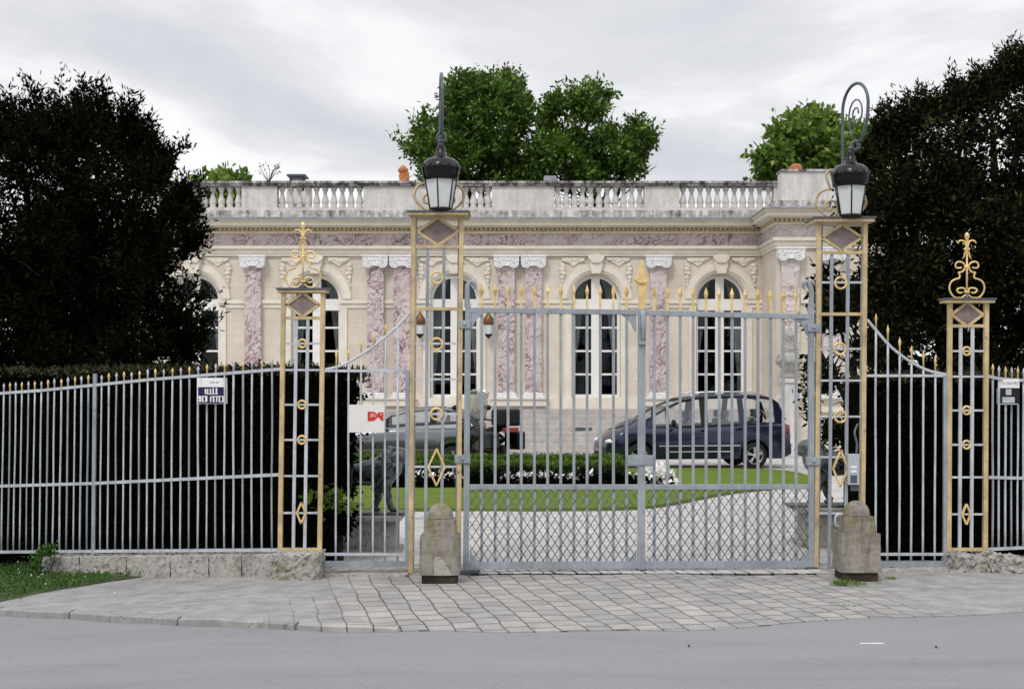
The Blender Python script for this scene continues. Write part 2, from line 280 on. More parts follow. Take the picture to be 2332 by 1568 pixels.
# ------------------------------------------------------------------ mesh builder
class MB:
    def __init__(s): s.v=[]; s.f=[]; s.sm=[]
    def add(s, vs, fs, sm=False):
        o=len(s.v); s.v += [tuple(x) for x in vs]; s.f += [tuple(i+o for i in f) for f in fs]; s.sm += [sm]*len(fs); return s
    def box(s, a, b):
        x0,y0,z0=a; x1,y1,z1=b
        return s.add([(x0,y0,z0),(x1,y0,z0),(x1,y1,z0),(x0,y1,z0),(x0,y0,z1),(x1,y0,z1),(x1,y1,z1),(x0,y1,z1)],
              [(0,3,2,1),(4,5,6,7),(0,1,5,4),(1,2,6,5),(2,3,7,6),(3,0,4,7)])
    def bar(s, p, q, w, t):
        p=Vector(p); q=Vector(q); a=(q-p).normalized(); sd=a.cross(Vector((0,1,0)))
        if sd.length<1e-4: sd=Vector((1,0,0))
        sd.normalize(); dp=a.cross(sd).normalized()
        vs=[]
        for c in (p,q):
            for i,j in ((-1,-1),(1,-1),(1,1),(-1,1)): vs.append(c+sd*(i*w/2)+dp*(j*t/2))
        return s.add(vs,[(0,3,2,1),(4,5,6,7),(0,1,5,4),(1,2,6,5),(2,3,7,6),(3,0,4,7)])
    def tube(s, pts, r, n=8, closed=False, cap=True):
        pts=[Vector(p) for p in pts]; N=len(pts)
        rs = r if isinstance(r,(list,tuple)) else [r]*N
        ref=None; vs=[]
        for i,p in enumerate(pts):
            if closed: t=pts[(i+1)%N]-pts[i-1]
            else: t=pts[min(i+1,N-1)]-pts[max(i-1,0)]
            t.normalize()
            if ref is None:
                ref = t.orthogonal().normalized()
            ref = (ref - t*ref.dot(t))
            if ref.length<1e-5: ref=t.orthogonal()
            ref.normalize(); b=t.cross(ref)
            for k in range(n):
                a=2*math.pi*k/n; vs.append(p+(ref*math.cos(a)+b*math.sin(a))*rs[i])
        fs=[]
        for i in range(N if closed else N-1):
            for k in range(n):
                a=i*n+k; b_=i*n+(k+1)%n; c=((i+1)%N)*n+(k+1)%n; d=((i+1)%N)*n+k
                fs.append((a,b_,c,d))
        s.add(vs,fs,True)
        if cap and not closed:
            o=len(s.v)-N*n
            s.f.append(tuple(o+k for k in reversed(range(n)))); s.sm.append(False)
            s.f.append(tuple(o+(N-1)*n+k for k in range(n))); s.sm.append(False)
        return s
    def lathe(s, prof, c, n=20, ax='z', smooth=True, rot=0.0, caps=True):
        c=Vector(c); vs=[]
        for r,h in prof:
            for k in range(n):
                a=2*math.pi*k/n+rot
                if ax=='z': vs.append(c+Vector((r*math.cos(a),r*math.sin(a),h)))
                elif ax=='y': vs.append(c+Vector((r*math.cos(a),h,r*math.sin(a))))
                else: vs.append(c+Vector((h,r*math.cos(a),r*math.sin(a))))
        fs=[]; P=len(prof)
        for i in range(P-1):
            for k in range(n): fs.append((i*n+k,i*n+(k+1)%n,(i+1)*n+(k+1)%n,(i+1)*n+k))
        s.add(vs,fs,smooth); o=len(s.v)-P*n
        if not caps: return s
        if prof[0][0]>1e-4: s.f.append(tuple(o+k for k in reversed(range(n)))); s.sm.append(False)
        if prof[-1][0]>1e-4: s.f.append(tuple(o+(P-1)*n+k for k in range(n))); s.sm.append(False)
        return s
    def prism(s, poly, y0, y1):          # poly: (x,z) list, extruded along y
        n=len(poly); vs=[(x,y0,z) for x,z in poly]+[(x,y1,z) for x,z in poly]
        fs=[tuple(range(n)),tuple(reversed(range(n,2*n)))]+[(i,i+n,(i+1)%n+n,(i+1)%n) for i in range(n)]
        return s.add(vs,fs)
    def ring(s, c, r, t, n=24, sx=1.0):
        return s.tube([Vector(c)+Vector((r*sx*math.cos(2*math.pi*k/n),0,r*math.sin(2*math.pi*k/n))) for k in range(n)], t, 8, closed=True)
    def ell(s, c, r, nu=12, nv=8, M3=None):
        vs=[];fs=[]
        for i in range(nv+1):
            th=math.pi*i/nv
            for k in range(nu):
                a=2*math.pi*k/nu; p=Vector((r[0]*math.sin(th)*math.cos(a),r[1]*math.sin(th)*math.sin(a),r[2]*math.cos(th)))
                if M3 is not None: p=M3@p
                vs.append(Vector(c)+p)
        for i in range(nv):
            for k in range(nu): fs.append((i*nu+k,(i+1)*nu+k,(i+1)*nu+(k+1)%nu,i*nu+(k+1)%nu))
        return s.add(vs,fs,True)
    def strip(s, A, B, sm=False):
        n=len(A); return s.add(list(A)+list(B),[(i,i+1,n+i+1,n+i) for i in range(n-1)],sm)
    def loft(s, secs, sm=True, closed=True, caps=True):
        n=len(secs[0]); vs=[p for q in secs for p in q]; fs=[]
        for i in range(len(secs)-1):
            for k in range(n if closed else n-1): fs.append((i*n+k,i*n+(k+1)%n,(i+1)*n+(k+1)%n,(i+1)*n+k))
        if caps: fs += [tuple(reversed(range(n))),tuple((len(secs)-1)*n+k for k in range(n))]
        return s.add(vs,fs,sm)
def catmull(pts, k=6):
    P=[Vector(p) for p in pts]; P=[P[0]*2-P[1]]+P+[P[-1]*2-P[-2]]; out=[]
    for i in range(1,len(P)-2):
        for j in range(k):
            t=j/k; a,b,c,d=P[i-1:i+3]
            out.append(0.5*((2*b)+(c-a)*t+(2*a-5*b+4*c-d)*t*t+(3*b-a-3*c+d)*t**3))
    out.append(P[-2]); return out
def tag(o, label=None, cat=None, group=None, kind=None):
    if label: o['label']=label
    if cat: o['category']=cat
    if group: o['group']=group
    if kind: o['kind']=kind
    return o
ORG={}
def thing(name, label, cat, loc=(0,0,0), group=None, kind=None):
    o=bpy.data.objects.new(name,None); C.objects.link(o); o.location=loc; o.empty_display_size=0.2
    ORG[o.name]=Vector(loc); return tag(o,label,cat,group,kind)
def part(name, mb, mat, parent=None, label=None, bevel=0.0, loc=None):
    org = ORG[parent.name] if parent else (Vector(loc) if loc is not None else Vector((0,0,0)))
    me=bpy.data.meshes.new(name); me.from_pydata([tuple(Vector(v)-org) for v in mb.v],[],mb.f); me.materials.append(M[mat] if isinstance(mat,str) else mat)
    me.polygons.foreach_set('use_smooth', mb.sm); me.update()
    o=bpy.data.objects.new(name,me); C.objects.link(o)
    if parent: o.parent=parent
    else: o.location=org
    ORG[o.name]=org
    if label: o['label']=label
    if bevel:
        b=o.modifiers.new('bevel','BEVEL'); b.width=bevel; b.segments=2; b.limit_method='ANGLE'
    return o
def copy_tree(o, parent=None):
    c=o.copy(); C.objects.link(c)
    if parent: c.parent=parent
    for ch in list(o.children): copy_tree(ch,c)
    return c

# ------------------------------------------------------------------ foliage
def quadmesh(name, V, mat, parent=None, loc=(0,0,0)):
    org = ORG[parent.name] if parent else Vector(loc)
    n=len(V)//4; V=V-np.array(org)
    me=bpy.data.meshes.new(name); me.vertices.add(n*4); me.vertices.foreach_set('co',V.astype(np.float32).ravel())
    me.loops.add(n*4); me.loops.foreach_set('vertex_index',np.arange(n*4,dtype=np.int32))
    me.polygons.add(n); me.polygons.foreach_set('loop_start',np.arange(0,n*4,4,dtype=np.int32)); me.polygons.foreach_set('loop_total',np.full(n,4,dtype=np.int32))
    me.materials.append(M[mat]); me.update(); me.validate()
    o=bpy.data.objects.new(name,me); C.objects.link(o)
    if parent: o.parent=parent
    else: o.location=org
    ORG[o.name]=org; return o
def unit(a): return a/np.maximum(np.linalg.norm(a,axis=1,keepdims=True),1e-6)
def leaves(P, ax, L, W):
    n=len(P); r=RNG.normal(size=(n,3)); s=unit(np.cross(ax,r)); L=L*RNG.uniform(.6,1.25,(n,1)); W=W*RNG.uniform(.6,1.25,(n,1))
    V=np.stack([P, P+ax*L*0.45+s*W*0.5, P+ax*L, P+ax*L*0.5-s*W*0.5],1); return V.reshape(-1,3)
def sprays(P, dirs, k, sl, L, W, spread=0.7):
    n=len(P); t=np.tile(np.linspace(0.0,1,k),(n,1)).reshape(-1,1)
    A=np.repeat(P,k,0); Dd=np.repeat(dirs,k,0); sl=np.repeat(sl*RNG.uniform(.5,1.3,(n,1)),k,0)
    pos=A+Dd*t*sl+RNG.normal(size=A.shape)*L*0.25
    ax=unit(Dd*0.8+RNG.normal(size=A.shape)*spread)
    return leaves(pos,ax,L,W*(1.15-0.5*t))
def blobpts(blobs, n, shell=0.5):
    vol=np.array([b[3]*b[4]*b[5] for b in blobs])**0.75; idx=RNG.choice(len(blobs),n,p=vol/vol.sum())
    B=np.array(blobs); d=unit(RNG.normal(size=(n,3))); r=RNG.uniform(0,1,(n,1))**shell
    c=B[idx,:3]; q=B[idx,3:6]; return c+d*q*r, d
def pxblobs(lst, d, dep=0.8, j=0.6):
    out=[]
    for x,y,r in lst:
        c=at(x,y,d); q=r*d/F0
        out.append((c.x,c.y,c.z,q,q*dep,q))
    return out
def crown(blobs, n, k, sl, L, W, up=0.4, holes=0, hr=0.3, shell=0.4, spread=0.7):
    P,dr=blobpts(blobs,n,shell)
    if holes:
        H,_=blobpts(blobs,holes,0.5)
        keep=np.ones(len(P),bool)
        for h in H:
            rr=hr*RNG.uniform(.5,1.2); keep&=((P-h)**2/np.array([1,4,1])).sum(1)>rr*rr
        P=P[keep]; dr=dr[keep]
    dirs=unit(dr+np.array([0,0,up])+RNG.normal(size=P.shape)*0.35)
    return sprays(P,dirs,k,sl,L,W,spread)
def lumpy(bl, n=6, k=.42, sh=.84):
    out=[]; rs=random.Random(len(bl))
    for (x,y,z,a,b,c) in bl:
        out.append((x,y,z,a*sh,b*sh,c*sh))
        for i in range(n):
            v=Vector((rs.gauss(0,1),rs.gauss(0,1),rs.gauss(.2,1))).normalized(); q=k*rs.uniform(.6,1.15)
            out.append((x+v.x*a*.85,y+v.y*b*.85,z+v.z*c*.85,a*q,b*q,c*q))
    return out
def polyblobs(poly, n, r0, r1, d, dep, zs=1.0):
    xs_=[p[0] for p in poly]; ys_=[p[1] for p in poly]; out=[]; rs=random.Random(n)
    def ins(x,y):
        c=False
        for i in range(len(poly)):
            x1,y1=poly[i]; x2,y2=poly[i-1]
            if (y1>y)!=(y2>y) and x<(x2-x1)*(y-y1)/(y2-y1)+x1: c=not c
        return c
    while len(out)<n:
        x=rs.uniform(min(xs_),max(xs_)); y=rs.uniform(min(ys_),max(ys_)); r=rs.uniform(r0,r1)
        if not ins(x,y) or not ins(x,y-r*.8*zs) or not (ins(x-r*.7,y) or ins(x+r*.7,y)): continue
        dd=d+rs.uniform(-dep,dep); c=at(x,y,dd); q=r*dd/F0; out.append((c.x,c.y,c.z,q,q,q*zs))
    return out
def carve(V, gaps, d, keepf=.12):
    Q=V.reshape(-1,4,3); c=Q.mean(1); px=c[:,0]*F0/d+CX; py=HY-(c[:,2]-CH)*F0/d; k=np.ones(len(Q),bool)
    for gx,gy,gr in gaps:
        k&=~(((px-gx)**2+(py-gy)**2<(gr*1.75*RNG.uniform(.7,1.15,len(Q)))**2)&(RNG.random(len(Q))>keepf))
    return Q[k].reshape(-1,3)
def spires(lst, d, n=6):
    out=[]
    for xt,yt,xb,yb,rb in lst:
        for i in range(n):
            t=i/(n-1); r=(rb*(1-t)+3.5*t); c=at(xb+(xt-xb)*t,yb+(yt-yb)*t,d+random.uniform(-.5,.5)); q=r*d/F0; out.append((c.x,c.y,c.z,q,q,q*1.25))
    return out
def limbs(root, base, tops, r0, mat='bark', name='trunk', sub=6):
    mb=MB(); base=Vector(base)
    fork=base+Vector((0,0,(max(t[2] for t in tops)-base.z)*0.35))
    mb.tube(catmull([base-Vector((0,0,0.3)),base.lerp(fork,.5)+Vector((.05,0,0)),fork],4),[r0*(1.25-0.45*i/8) for i in range(9)],10)
    part(name,mb,mat,root)
    mb=MB()
    for t in tops:
        t=Vector(t); m=fork.lerp(t,.5)+Vector((random.uniform(-.2,.2),random.uniform(-.2,.2),-.1*(t-fork).length))
        pts=catmull([fork-Vector((0,0,.2)),m,t],5); mb.tube(pts,[r0*.55*(1-.85*i/len(pts)) for i in range(len(pts))],7)
        for i in range(sub):
            f=random.uniform(.3,.95); p=pts[int(f*(len(pts)-1))]; q=p+Vector((random.uniform(-1,1),random.uniform(-1,1),random.uniform(-.2,1)))*(t-fork).length*.3
            mb.tube([p,p.lerp(q,.5)+Vector((0,0,.05)),q],[r0*.16,r0*.1,r0*.03],5)
    part('limb',mb,mat,root)
# ================================================================== CAMERA, WORLD, LIGHT
sc=bpy.context.scene
cam=bpy.data.cameras.new('camera'); co=bpy.data.objects.new('camera',cam); C.objects.link(co)
co.location=(0,0,CH); co.rotation_euler=(R(90),0,0); cam.sensor_width=36; cam.lens=36*F0/2332; cam.shift_y=(HY-784)/2332; cam.clip_end=2000; cam.clip_start=0.1
sc.camera=co
sc.view_settings.view_transform='Standard'; sc.view_settings.look='None'; sc.view_settings.gamma=1; sc.view_settings.exposure=0.0
w=bpy.data.worlds.new('World'); sc.world=w; w.use_nodes=True; nt=w.node_tree; bg=nt.nodes['Background']
sky=nt.nodes.new('ShaderNodeTexSky'); sky.sky_type='NISHITA'; sky.sun_disc=False; sky.sun_elevation=R(48); sky.sun_rotation=R(200); sky.air_density=1; sky.dust_density=2
tc=nt.nodes.new('ShaderNodeTexCoord'); sp=nt.nodes.new('ShaderNodeSeparateXYZ'); nt.links.new(tc.outputs['Generated'],sp.inputs[0])
def mth(op,a,b=None,c=None):
    n=nt.nodes.new('ShaderNodeMath'); n.operation=op
    for i,v in enumerate((a,b,c)):
        if v is None: continue
        if isinstance(v,(int,float)): n.inputs[i].default_value=v
        else: nt.links.new(v,n.inputs[i])
    return n.outputs[0]
zz=mth('ADD',mth('MAXIMUM',sp.outputs['Z'],0.0),0.14)
cb=nt.nodes.new('ShaderNodeCombineXYZ'); nt.links.new(mth('DIVIDE',sp.outputs['X'],zz),cb.inputs['X']); nt.links.new(mth('MULTIPLY',mth('DIVIDE',sp.outputs['Y'],zz),1.15),cb.inputs['Y']); cb.inputs['Z'].default_value=3.3
n1=noise(nt,cb.outputs[0],0.75,7,0.55,0.4)
hz=mth('MULTIPLY',mth('MAXIMUM',mth('SUBTRACT',0.235,sp.outputs['Z']),0.0),0.75)
n1=mth('ADD',n1,hz)
cl=ramp(nt,n1,[(0.37,(6.4,6.5,6.95)),(0.45,(7.1,7.2,7.6)),(0.51,(8.0,8.05,8.3)),(0.56,(9.4,9.4,9.5)),(0.66,(10.4,10.4,10.4))])
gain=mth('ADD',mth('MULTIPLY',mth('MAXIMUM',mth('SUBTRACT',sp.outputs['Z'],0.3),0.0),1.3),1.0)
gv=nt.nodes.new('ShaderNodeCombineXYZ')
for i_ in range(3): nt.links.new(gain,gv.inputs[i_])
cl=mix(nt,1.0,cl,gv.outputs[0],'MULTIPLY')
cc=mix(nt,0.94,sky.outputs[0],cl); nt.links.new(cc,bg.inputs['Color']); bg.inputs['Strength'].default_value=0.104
sl=bpy.data.lights.new('sun','SUN'); sl.energy=1.3; sl.angle=R(12); sl.color=(1,0.955,0.89)
so=bpy.data.objects.new('sun',sl); C.objects.link(so)
az=R(200); el=R(48); sd=Vector((math.sin(az)*math.cos(el),math.cos(az)*math.cos(el),math.sin(el)))   # toward the sun (behind the camera, to the left)
so.rotation_euler=sd.to_track_quat('Z','Y').to_euler(); so.location=sd*50+Vector((0,0,0))

# ================================================================== GROUND
def sheet(name, xs, y0, y1, ny, zf, mat, skirt=0.0):
    mb=MB(); vs=[]; nx=len(xs)
    for x in xs:
        a,b=y0(x),y1(x)
        for j in range(ny+1):
            y=a+(b-a)*j/ny; vs.append((x,y,zf(x,y)))
    fs=[(i*(ny+1)+j,(i+1)*(ny+1)+j,(i+1)*(ny+1)+j+1,i*(ny+1)+j+1) for i in range(nx-1) for j in range(ny)]
    mb.add(vs,fs,True)
    if skirt:
        A=[vs[i*(ny+1)] for i in range(nx)]; B=[(x,y,z-skirt) for x,y,z in A]; mb.strip(B,A)
    return tag(part(name,mb,mat),kind='structure')
def rough(x,y): return 0.006*math.sin(x*2.1+y*1.3)+0.005*math.sin(x*4.3-y*3.1)
kpx=[(-900,1366),(-400,1378),(0,1390),(200,1400),(400,1412),(600,1421),(800,1430),(1000,1436),(1200,1438),(1400,1435),(1600,1430),(1800,1418),(2000,1405),(2332,1393),(2700,1384),(3400,1372)]
kp=[G(a,b) for a,b in kpx]
kerb=[(-80,16)]+[(p.x,p.y) for p in kp]+[(80,16)]
def ky(x):
    for (a,ya),(b,yb) in zip(kerb,kerb[1:]):
        if x<=b:
            return ya+(yb-ya)*(x-a)/(b-a)+0.012*math.sin(x*9)+0.008*math.sin(x*23)
    return 16
def lin(a,b,n): return [a+(b-a)*i/n for i in range(n+1)]
xs=[-60,-30,-15]+lin(-9,9,180)+[15,30,60]
sheet('road',[-200]+xs+[200],lambda x:-80,lambda x:ky(x)+.08,40,lambda x,y:gz(x,y)-(.008+.037*min(1,max(0,(-.6-x)/2.2)))+rough(x,y)*(.5 if x<-3 else 1),'asphalt')
sheet('pavement',xs,ky,lambda x:max(14.75,ky(x)+.3),24,lambda x,y:gz(x,y)+rough(x,y),'paving',skirt=0.06)
# long kerb stones along the left edge of the pavement
mb=MB(); x=-8.0
while x<-1.6:
    l=random.uniform(.8,1.5); n=6
    A=[]
    for i in range(n+1):
        xx=x+.012+(l-.024)*i/n; y=ky(xx)-.015
        A.append([(xx,y,gz(xx,y)-.06),(xx,y,gz(xx,y)+.010),(xx,y+.02,gz(xx,y)+.019),(xx,y+.17,gz(xx,y)+.018),(xx,y+.17,gz(xx,y)-.06)])
    mb.loft(A,False); x+=l
tag(part('kerb',mb,'paving'),kind='structure')
sheet('gravel_court',[-60,-25]+lin(-15,15,60)+[25,60],lambda x:14.75,lambda x:39.4,50,lambda x,y:gz(x,y)+0.002+rough(x,y)*(1 if y<20 else .5)-(.002 if y>38 else 0),'gravel')
mb=MB(); mb.box((-600,-300,-1.2),(600,900,-.62)); tag(part('ground',mb,'earth'),kind='structure')
# lawn
lp=[(780,1163),(1000,1164),(1200,1164),(1400,1162),(1500,1156),(1590,1139),(1690,1122),(1838,1106),(1850,1092),(1800,1077),(1700,1071),(1530,1069),(1300,1066),(1000,1066),(700,1072),(560,1100),(600,1145)]
L=catmull([ (G(a,b).x,G(a,b).y,0) for a,b in lp]+[(G(*lp[0]).x,G(*lp[0]).y,0)],6)[:-1]
mb=MB(); n=len(L)
ctr=Vector((0,26.5,.06))
top=[Vector((p.x,p.y,.055)) for p in L]; bot=[Vector((p.x,p.y,-.02)) for p in L]
mb.add(top+bot+[ctr],[(i,(i+1)%n,2*n) for i in range(n)]+[(n+i,n+(i+1)%n,(i+1)%n,i) for i in range(n)])
tag(part('lawn',mb,'lawn'),kind='structure')
# ================================================================== PALACE
YW=41.5
pal=thing('palace','single storey cream and pink marble palace with arched windows and a roof balustrade','palace',(2,YW,0))
xL, xR = X(60,YW), X(1772,YW)
wins=[444,719.5,1035,1357,1641]; rw=56.5
zs=Z(681,YW); zb=Z(905,YW); zt=Z(582,YW)
mb=MB(); cur=xL
def arc(cx,r,n=24,zc=None): return [(cx+r*math.cos(math.pi-math.pi*i/n), (zs if zc is None else zc)+r*math.sin(math.pi*i/n)) for i in range(n+1)]
r_=rw*YW/F0; T=.5
for wx in wins:
    c=X(wx,YW)
    mb.box((cur,YW,zb),(c-r_,YW+T,zt)); cur=c+r_
    a=arc(c,r_); n=len(a)
    mb.strip([(x,YW,z) for x,z in a],[(x,YW,zt) for x,z in a]); mb.strip([(x,YW+T,zt) for x,z in a],[(x,YW+T,z) for x,z in a])
    mb.strip([(x,YW+T,z) for x,z in a],[(x,YW,z) for x,z in a],True)
mb.box((cur,YW,zb),(xR,YW+T,zt))
part('wall',mb,'ashlar',pal)
mb=MB(); mb.box((xL,YW-.02,-.3),(xR,YW+T+.3,Z(931,YW))); mb.box((xL,YW-.10,Z(931,YW)),(xR,YW+.5,zb-.003))
for p in (578,885,1183,1498): 
    w_=(34 if p in(578,1498) else 64)*YW/F0
    mb.box((X(p,YW)-w_,YW-.24,Z(924,YW)),(X(p,YW)+w_,YW-.10,Z(909,YW)))
    mb.box((X(p,YW)-w_-.04,YW-.30,Z(909,YW)),(X(p,YW)+w_+.04,YW-.10,zb-.01))
part('plinth',mb,'cream',pal,bevel=.01)
# interior
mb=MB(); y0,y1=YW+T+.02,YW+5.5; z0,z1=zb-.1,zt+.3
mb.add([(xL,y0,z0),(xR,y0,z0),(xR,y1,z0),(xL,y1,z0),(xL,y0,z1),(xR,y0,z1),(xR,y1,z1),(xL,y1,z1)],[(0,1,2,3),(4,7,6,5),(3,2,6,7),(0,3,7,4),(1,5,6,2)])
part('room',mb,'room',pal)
# entablature (left range) and the forward bay
def bands(x0,x1,fr,back,side=False):
    # fr: depth of wall plane
    o=YW-fr
    sc_=fr/YW
    def pr(a,b,proj,mat,nm,over=0):
        mb=MB(); f=YW-proj-o
        d=f
        mb.box((x0-(over*.65 if side else 0),f,a),(x1+over*side,back,b)); return part(nm,mb,mat,pal)
    return pr
def entab(x0,x1,fr,back,side):
    pr=bands(x0,x1,fr,back,side)
    za=lambda py:Z(py,YW)
    pr(za(583),za(577),.10,'cream','architrave',.10); pr(za(577)+.002,za(568),.14,'cream','architrave',.14); pr(za(568)+.002,za(561),.22,'cream','architrave',.22)
    pr(za(561)+.002,za(533),.08,'marble2' if side else 'marble','frieze',.08)
    pr(za(533)+.002,za(528),.16,'cream','bed_moulding',.16)
    pr(za(528)+.002,Z(517,YW),.20,'buff','bed_moulding',.2)
    mb=MB(); x=x0-(.25 if side else 0)+.03; f=fr-.20
    while x<x1-.1: mb.box((x,f-.10,za(527)),(x+.078,f+.002,za(518)));  x+=.135
    part('dentil_course',mb,'buff',pal)
    # corona is nearer, so solve heights at its own depth
    f=fr-.62
    pr(Z(518,YW-.3)+.002,Z(515,YW-.35),.42,'cream','cornice',.42)
    pr(Z(515,YW-.35)+.002,Z(503,YW-.6),.62,'cream','cornice',.62)
    pr(Z(503,YW-.6)+.002,Z(498,YW-.7),.72,'cream','cornice',.72)
    pr(Z(498,YW-.7)+.002,Z(494,YW-.75),.78,'lead','gutter',.78)
entab(xL,xR+.02,YW,YW+1.2,False)
# spandrels, archivolts, keystones, impost bands
for wx in wins:
    c=X(wx,YW)
    for r1,r2,pj,nm in ((61,66,.05,'archivolt'),(66,81,.09,'archivolt')):
        A=arc(c,r1*YW/F0); B=arc(c,r2*YW/F0)
        mb=MB(); 
        f=YW-pj
        mb.strip([(x,f,z) for x,z in A],[(x,f,z) for x,z in B]); mb.strip([(x,f,z) for x,z in B],[(x,YW-.001,z) for x,z in B],True); mb.strip([(x,YW-.001,z) for x,z in A],[(x,f,z) for x,z in A],True)
        part(nm,mb,'cream',pal)
    u=YW/F0
    mb=MB(); mb.prism([(c-10*u,Z(624,YW)),(c+10*u,Z(624,YW)),(c+18*u,Z(588,YW)),(c+18*u,Z(584,YW)),(c-18*u,Z(584,YW)),(c-18*u,Z(588,YW))],YW-.24,YW-.02)
    mb.prism([(c-18*u,Z(590,YW)),(c-9*u,Z(600,YW)),(c+9*u,Z(600,YW)),(c+18*u,Z(590,YW)),(c+9*u,Z(580,YW)),(c-9*u,Z(580,YW))],YW-.30,YW-.235)
    part('keystone',mb,'cream',pal,bevel=.012)
    for s in (-1,1):
        mb=MB()
        P=[(c+s*(22)*u,Z(587,YW)),(c+s*80*u,Z(587,YW)),(c+s*52*u,Z(606,YW)),(c+s*40*u,Z(598,YW))]
        if s<0: P=P[::-1]
        mb.prism(P,YW-.05,YW-.001)
        for k in range(16):
            t=random.random(); mb.ell((c+s*(30+44*t)*u,YW-.05,Z(589+random.uniform(0,9)*(1-abs(t-.5)),YW)),(.09,.03,.035),8,5)
        part('spandrel_relief',mb,'cream',pal)
        mb=MB(); 
        for k,(dy,wd) in enumerate(((604,7),(612,9),(621,8),(631,6),(640,4),(648,3),(656,2))):
            mb.ell((c+s*76*u,YW-.02,Z(dy,YW)),(wd*u,.06,5.2*u),8,6); mb.ell((c+s*(72+k%2*6)*u,YW-.05,Z(dy+3,YW)),(wd*.5*u,.05,2.6*u),7,5)
        part('hanging_relief',mb,'cream',pal)
segs=[(xL,)]
edges=[X(60,YW)]
for wx in wins: edges+= [X(wx,YW)-r_-.0, X(wx,YW)+r_]
edges.append(xR)
for i in range(0,len(edges),2):
    a,b=edges[i],edges[i+1]
    mb=MB(); mb.box((a-.03,YW-.09,Z(691,YW)),(b+.03,YW+.12,Z(683,YW))); mb.box((a-.01,YW-.04,Z(701,YW)),(b+.01,YW+.12,Z(691,YW)-.002)); part('impost_band',mb,'cream',pal)
    # frame of the door opening
    for q in ([a] if i>0 else [])+([b-.20] if i<len(edges)-2 else []):
        mb=MB(); mb.box((q,YW-.05,zb),(q+.20,YW-.002,Z(701,YW)-.003)); part('door_surround',mb,'cream',pal)
# windows
def window(wx,fy=YW+.26):
    c=X(wx,YW); u=fy/F0; r=rw*YW/F0
    fr=thing('window',None,None,(c,fy,zb)); del_=fr
    fr.parent=pal; fr.location=Vector((c,fy,zb))-ORG['palace']; ORG[fr.name]=Vector((c,fy,zb))
    mb=MB(); A=arc(c,r-.005); B=arc(c,r-.10)
    mb.strip([(x,fy-.04,z) for x,z in A],[(x,fy-.04,z) for x,z in B]); mb.strip([(x,fy-.04,z) for x,z in B],[(x,fy+.04,z) for x,z in B],True)
    for s in (-1,1):
        x=c+s*(r-.05); mb.box((x-.045,fy-.04,zb),(x+.045,fy+.04,zs))
    mb.box((c-.13,fy-.06,zb+.02),(c+.13,fy+.04,zs+r-.04))
    mb.box((c-r+.05,fy-.07,Z(707,fy)),(c+r-.05,fy+.03,Z(699,fy))); mb.box((c-r+.05,fy-.05,Z(699,fy)),(c+r-.05,fy+.03,Z(681,fy)))
    mb.box((c-r+.05,fy-.05,zb),(c+r-.05,fy+.03,zb+.10))
    for py in (746,799,852):
        for s in (-1,1):
            a,b=sorted((c+s*.13,c+s*(r-.09))); mb.box((a,fy-.03,Z(py,fy)-.03),(b,fy+.03,Z(py,fy)+.03))
    part('frame',mb,'white',fr)
    mb=MB(); mb.prism([(c-r+.06,zb+.05),(c+r-.06,zb+.05)]+[(x,z) for x,z in reversed(arc(c,r-.06))],fy-.004,fy+.004); part('pane',mb,'pane',fr)
    for s in (-1,1):
        mb=MB(); rows=[]
        for j in range(15):
            t=j/14; z=(zs+r*.80)*(1-t)+(zb+.12)*t
            wd=(.40 if t<.22 else max(.10,.38-.46*(t-.22))); n=20
            xin=math.sqrt(max(0,r*r-max(0,z-zs)**2))-.03
            row=[]
            for k in range(n+1):
                q=k/n; x=min(xin,r-.04)-q*wd*min(1,xin/r); row.append((c+s*x,fy+.35+.045*math.sin(q*26+j*.12),z))
            rows.append(row)
        for a,b in zip(rows,rows[1:]): mb.strip(a,b,True)
        part('curtain',mb,'curtain',fr)
for wx in wins: window(wx)
# pilasters
def pilaster(px,hw,fr,ztop,zbot,mat,cap='capital'):
    c=X(px,fr); u=fr/F0; h=hw*u
    mb=MB(); mb.box((c-h,fr-.20,zbot+.02),(c+h,fr+.01,ztop-.25)); p=part('pilaster',mb,mat,pal,bevel=.015)
    mb=MB(); mb.box((c-h-.08,fr-.30,zbot-.02),(c+h+.08,fr-.0,zbot+.07)); mb.box((c-h-.04,fr-.26,zbot+.072),(c+h+.04,fr-.0,zbot+.15)); part('base',mb,'capital',p,bevel=.02)
    mb=MB(); mb.box((c-h+.02,fr-.225,ztop-.34),(c+h-.02,fr-.0,ztop-.20)); part('necking',mb,'oxide',p)
    W=h*1.52
    def arcp(cx,cz,r,a0,a1,n=10): return [(cx+r*math.cos(R(a0+(a1-a0)*i/n)),cz+r*math.sin(R(a0+(a1-a0)*i/n))) for i in range(n+1)]
    zc=ztop-.23; r=.165
    poly=[(c-W,ztop),(c-W,zc)]+arcp(c-W+r,zc-.0,r,180,320)+arcp(c+W-r,zc-.0,r,220,360)+[(c+W,ztop)]
    mb=MB(); mb.prism(poly,fr-.33,fr-.02)
    for s in (-1,1):
        cc_=Vector((c+s*(W-r),fr-.335,zc))
        sp_=[cc_+Vector((s*math.cos(a)*rr,0,math.sin(a)*rr)) for a,rr in [(i*.45,r*.92*(1-i/30)) for i in range(26)]]
        mb.tube(sp_,.014,6); mb.lathe([(.0,-.03),(.03,-.02),(.035,.0)],cc_,10,'y')
    for k in range(5): mb.ell((c+(k-2)*W*.24,fr-.335,ztop-.15),(W*.09,.03,.045),8,6)
    mb.box((c-W-.03,fr-.36,ztop-.055),(c+W+.03,fr-.02,ztop-.003))
    part('capital',mb,cap,p); return p
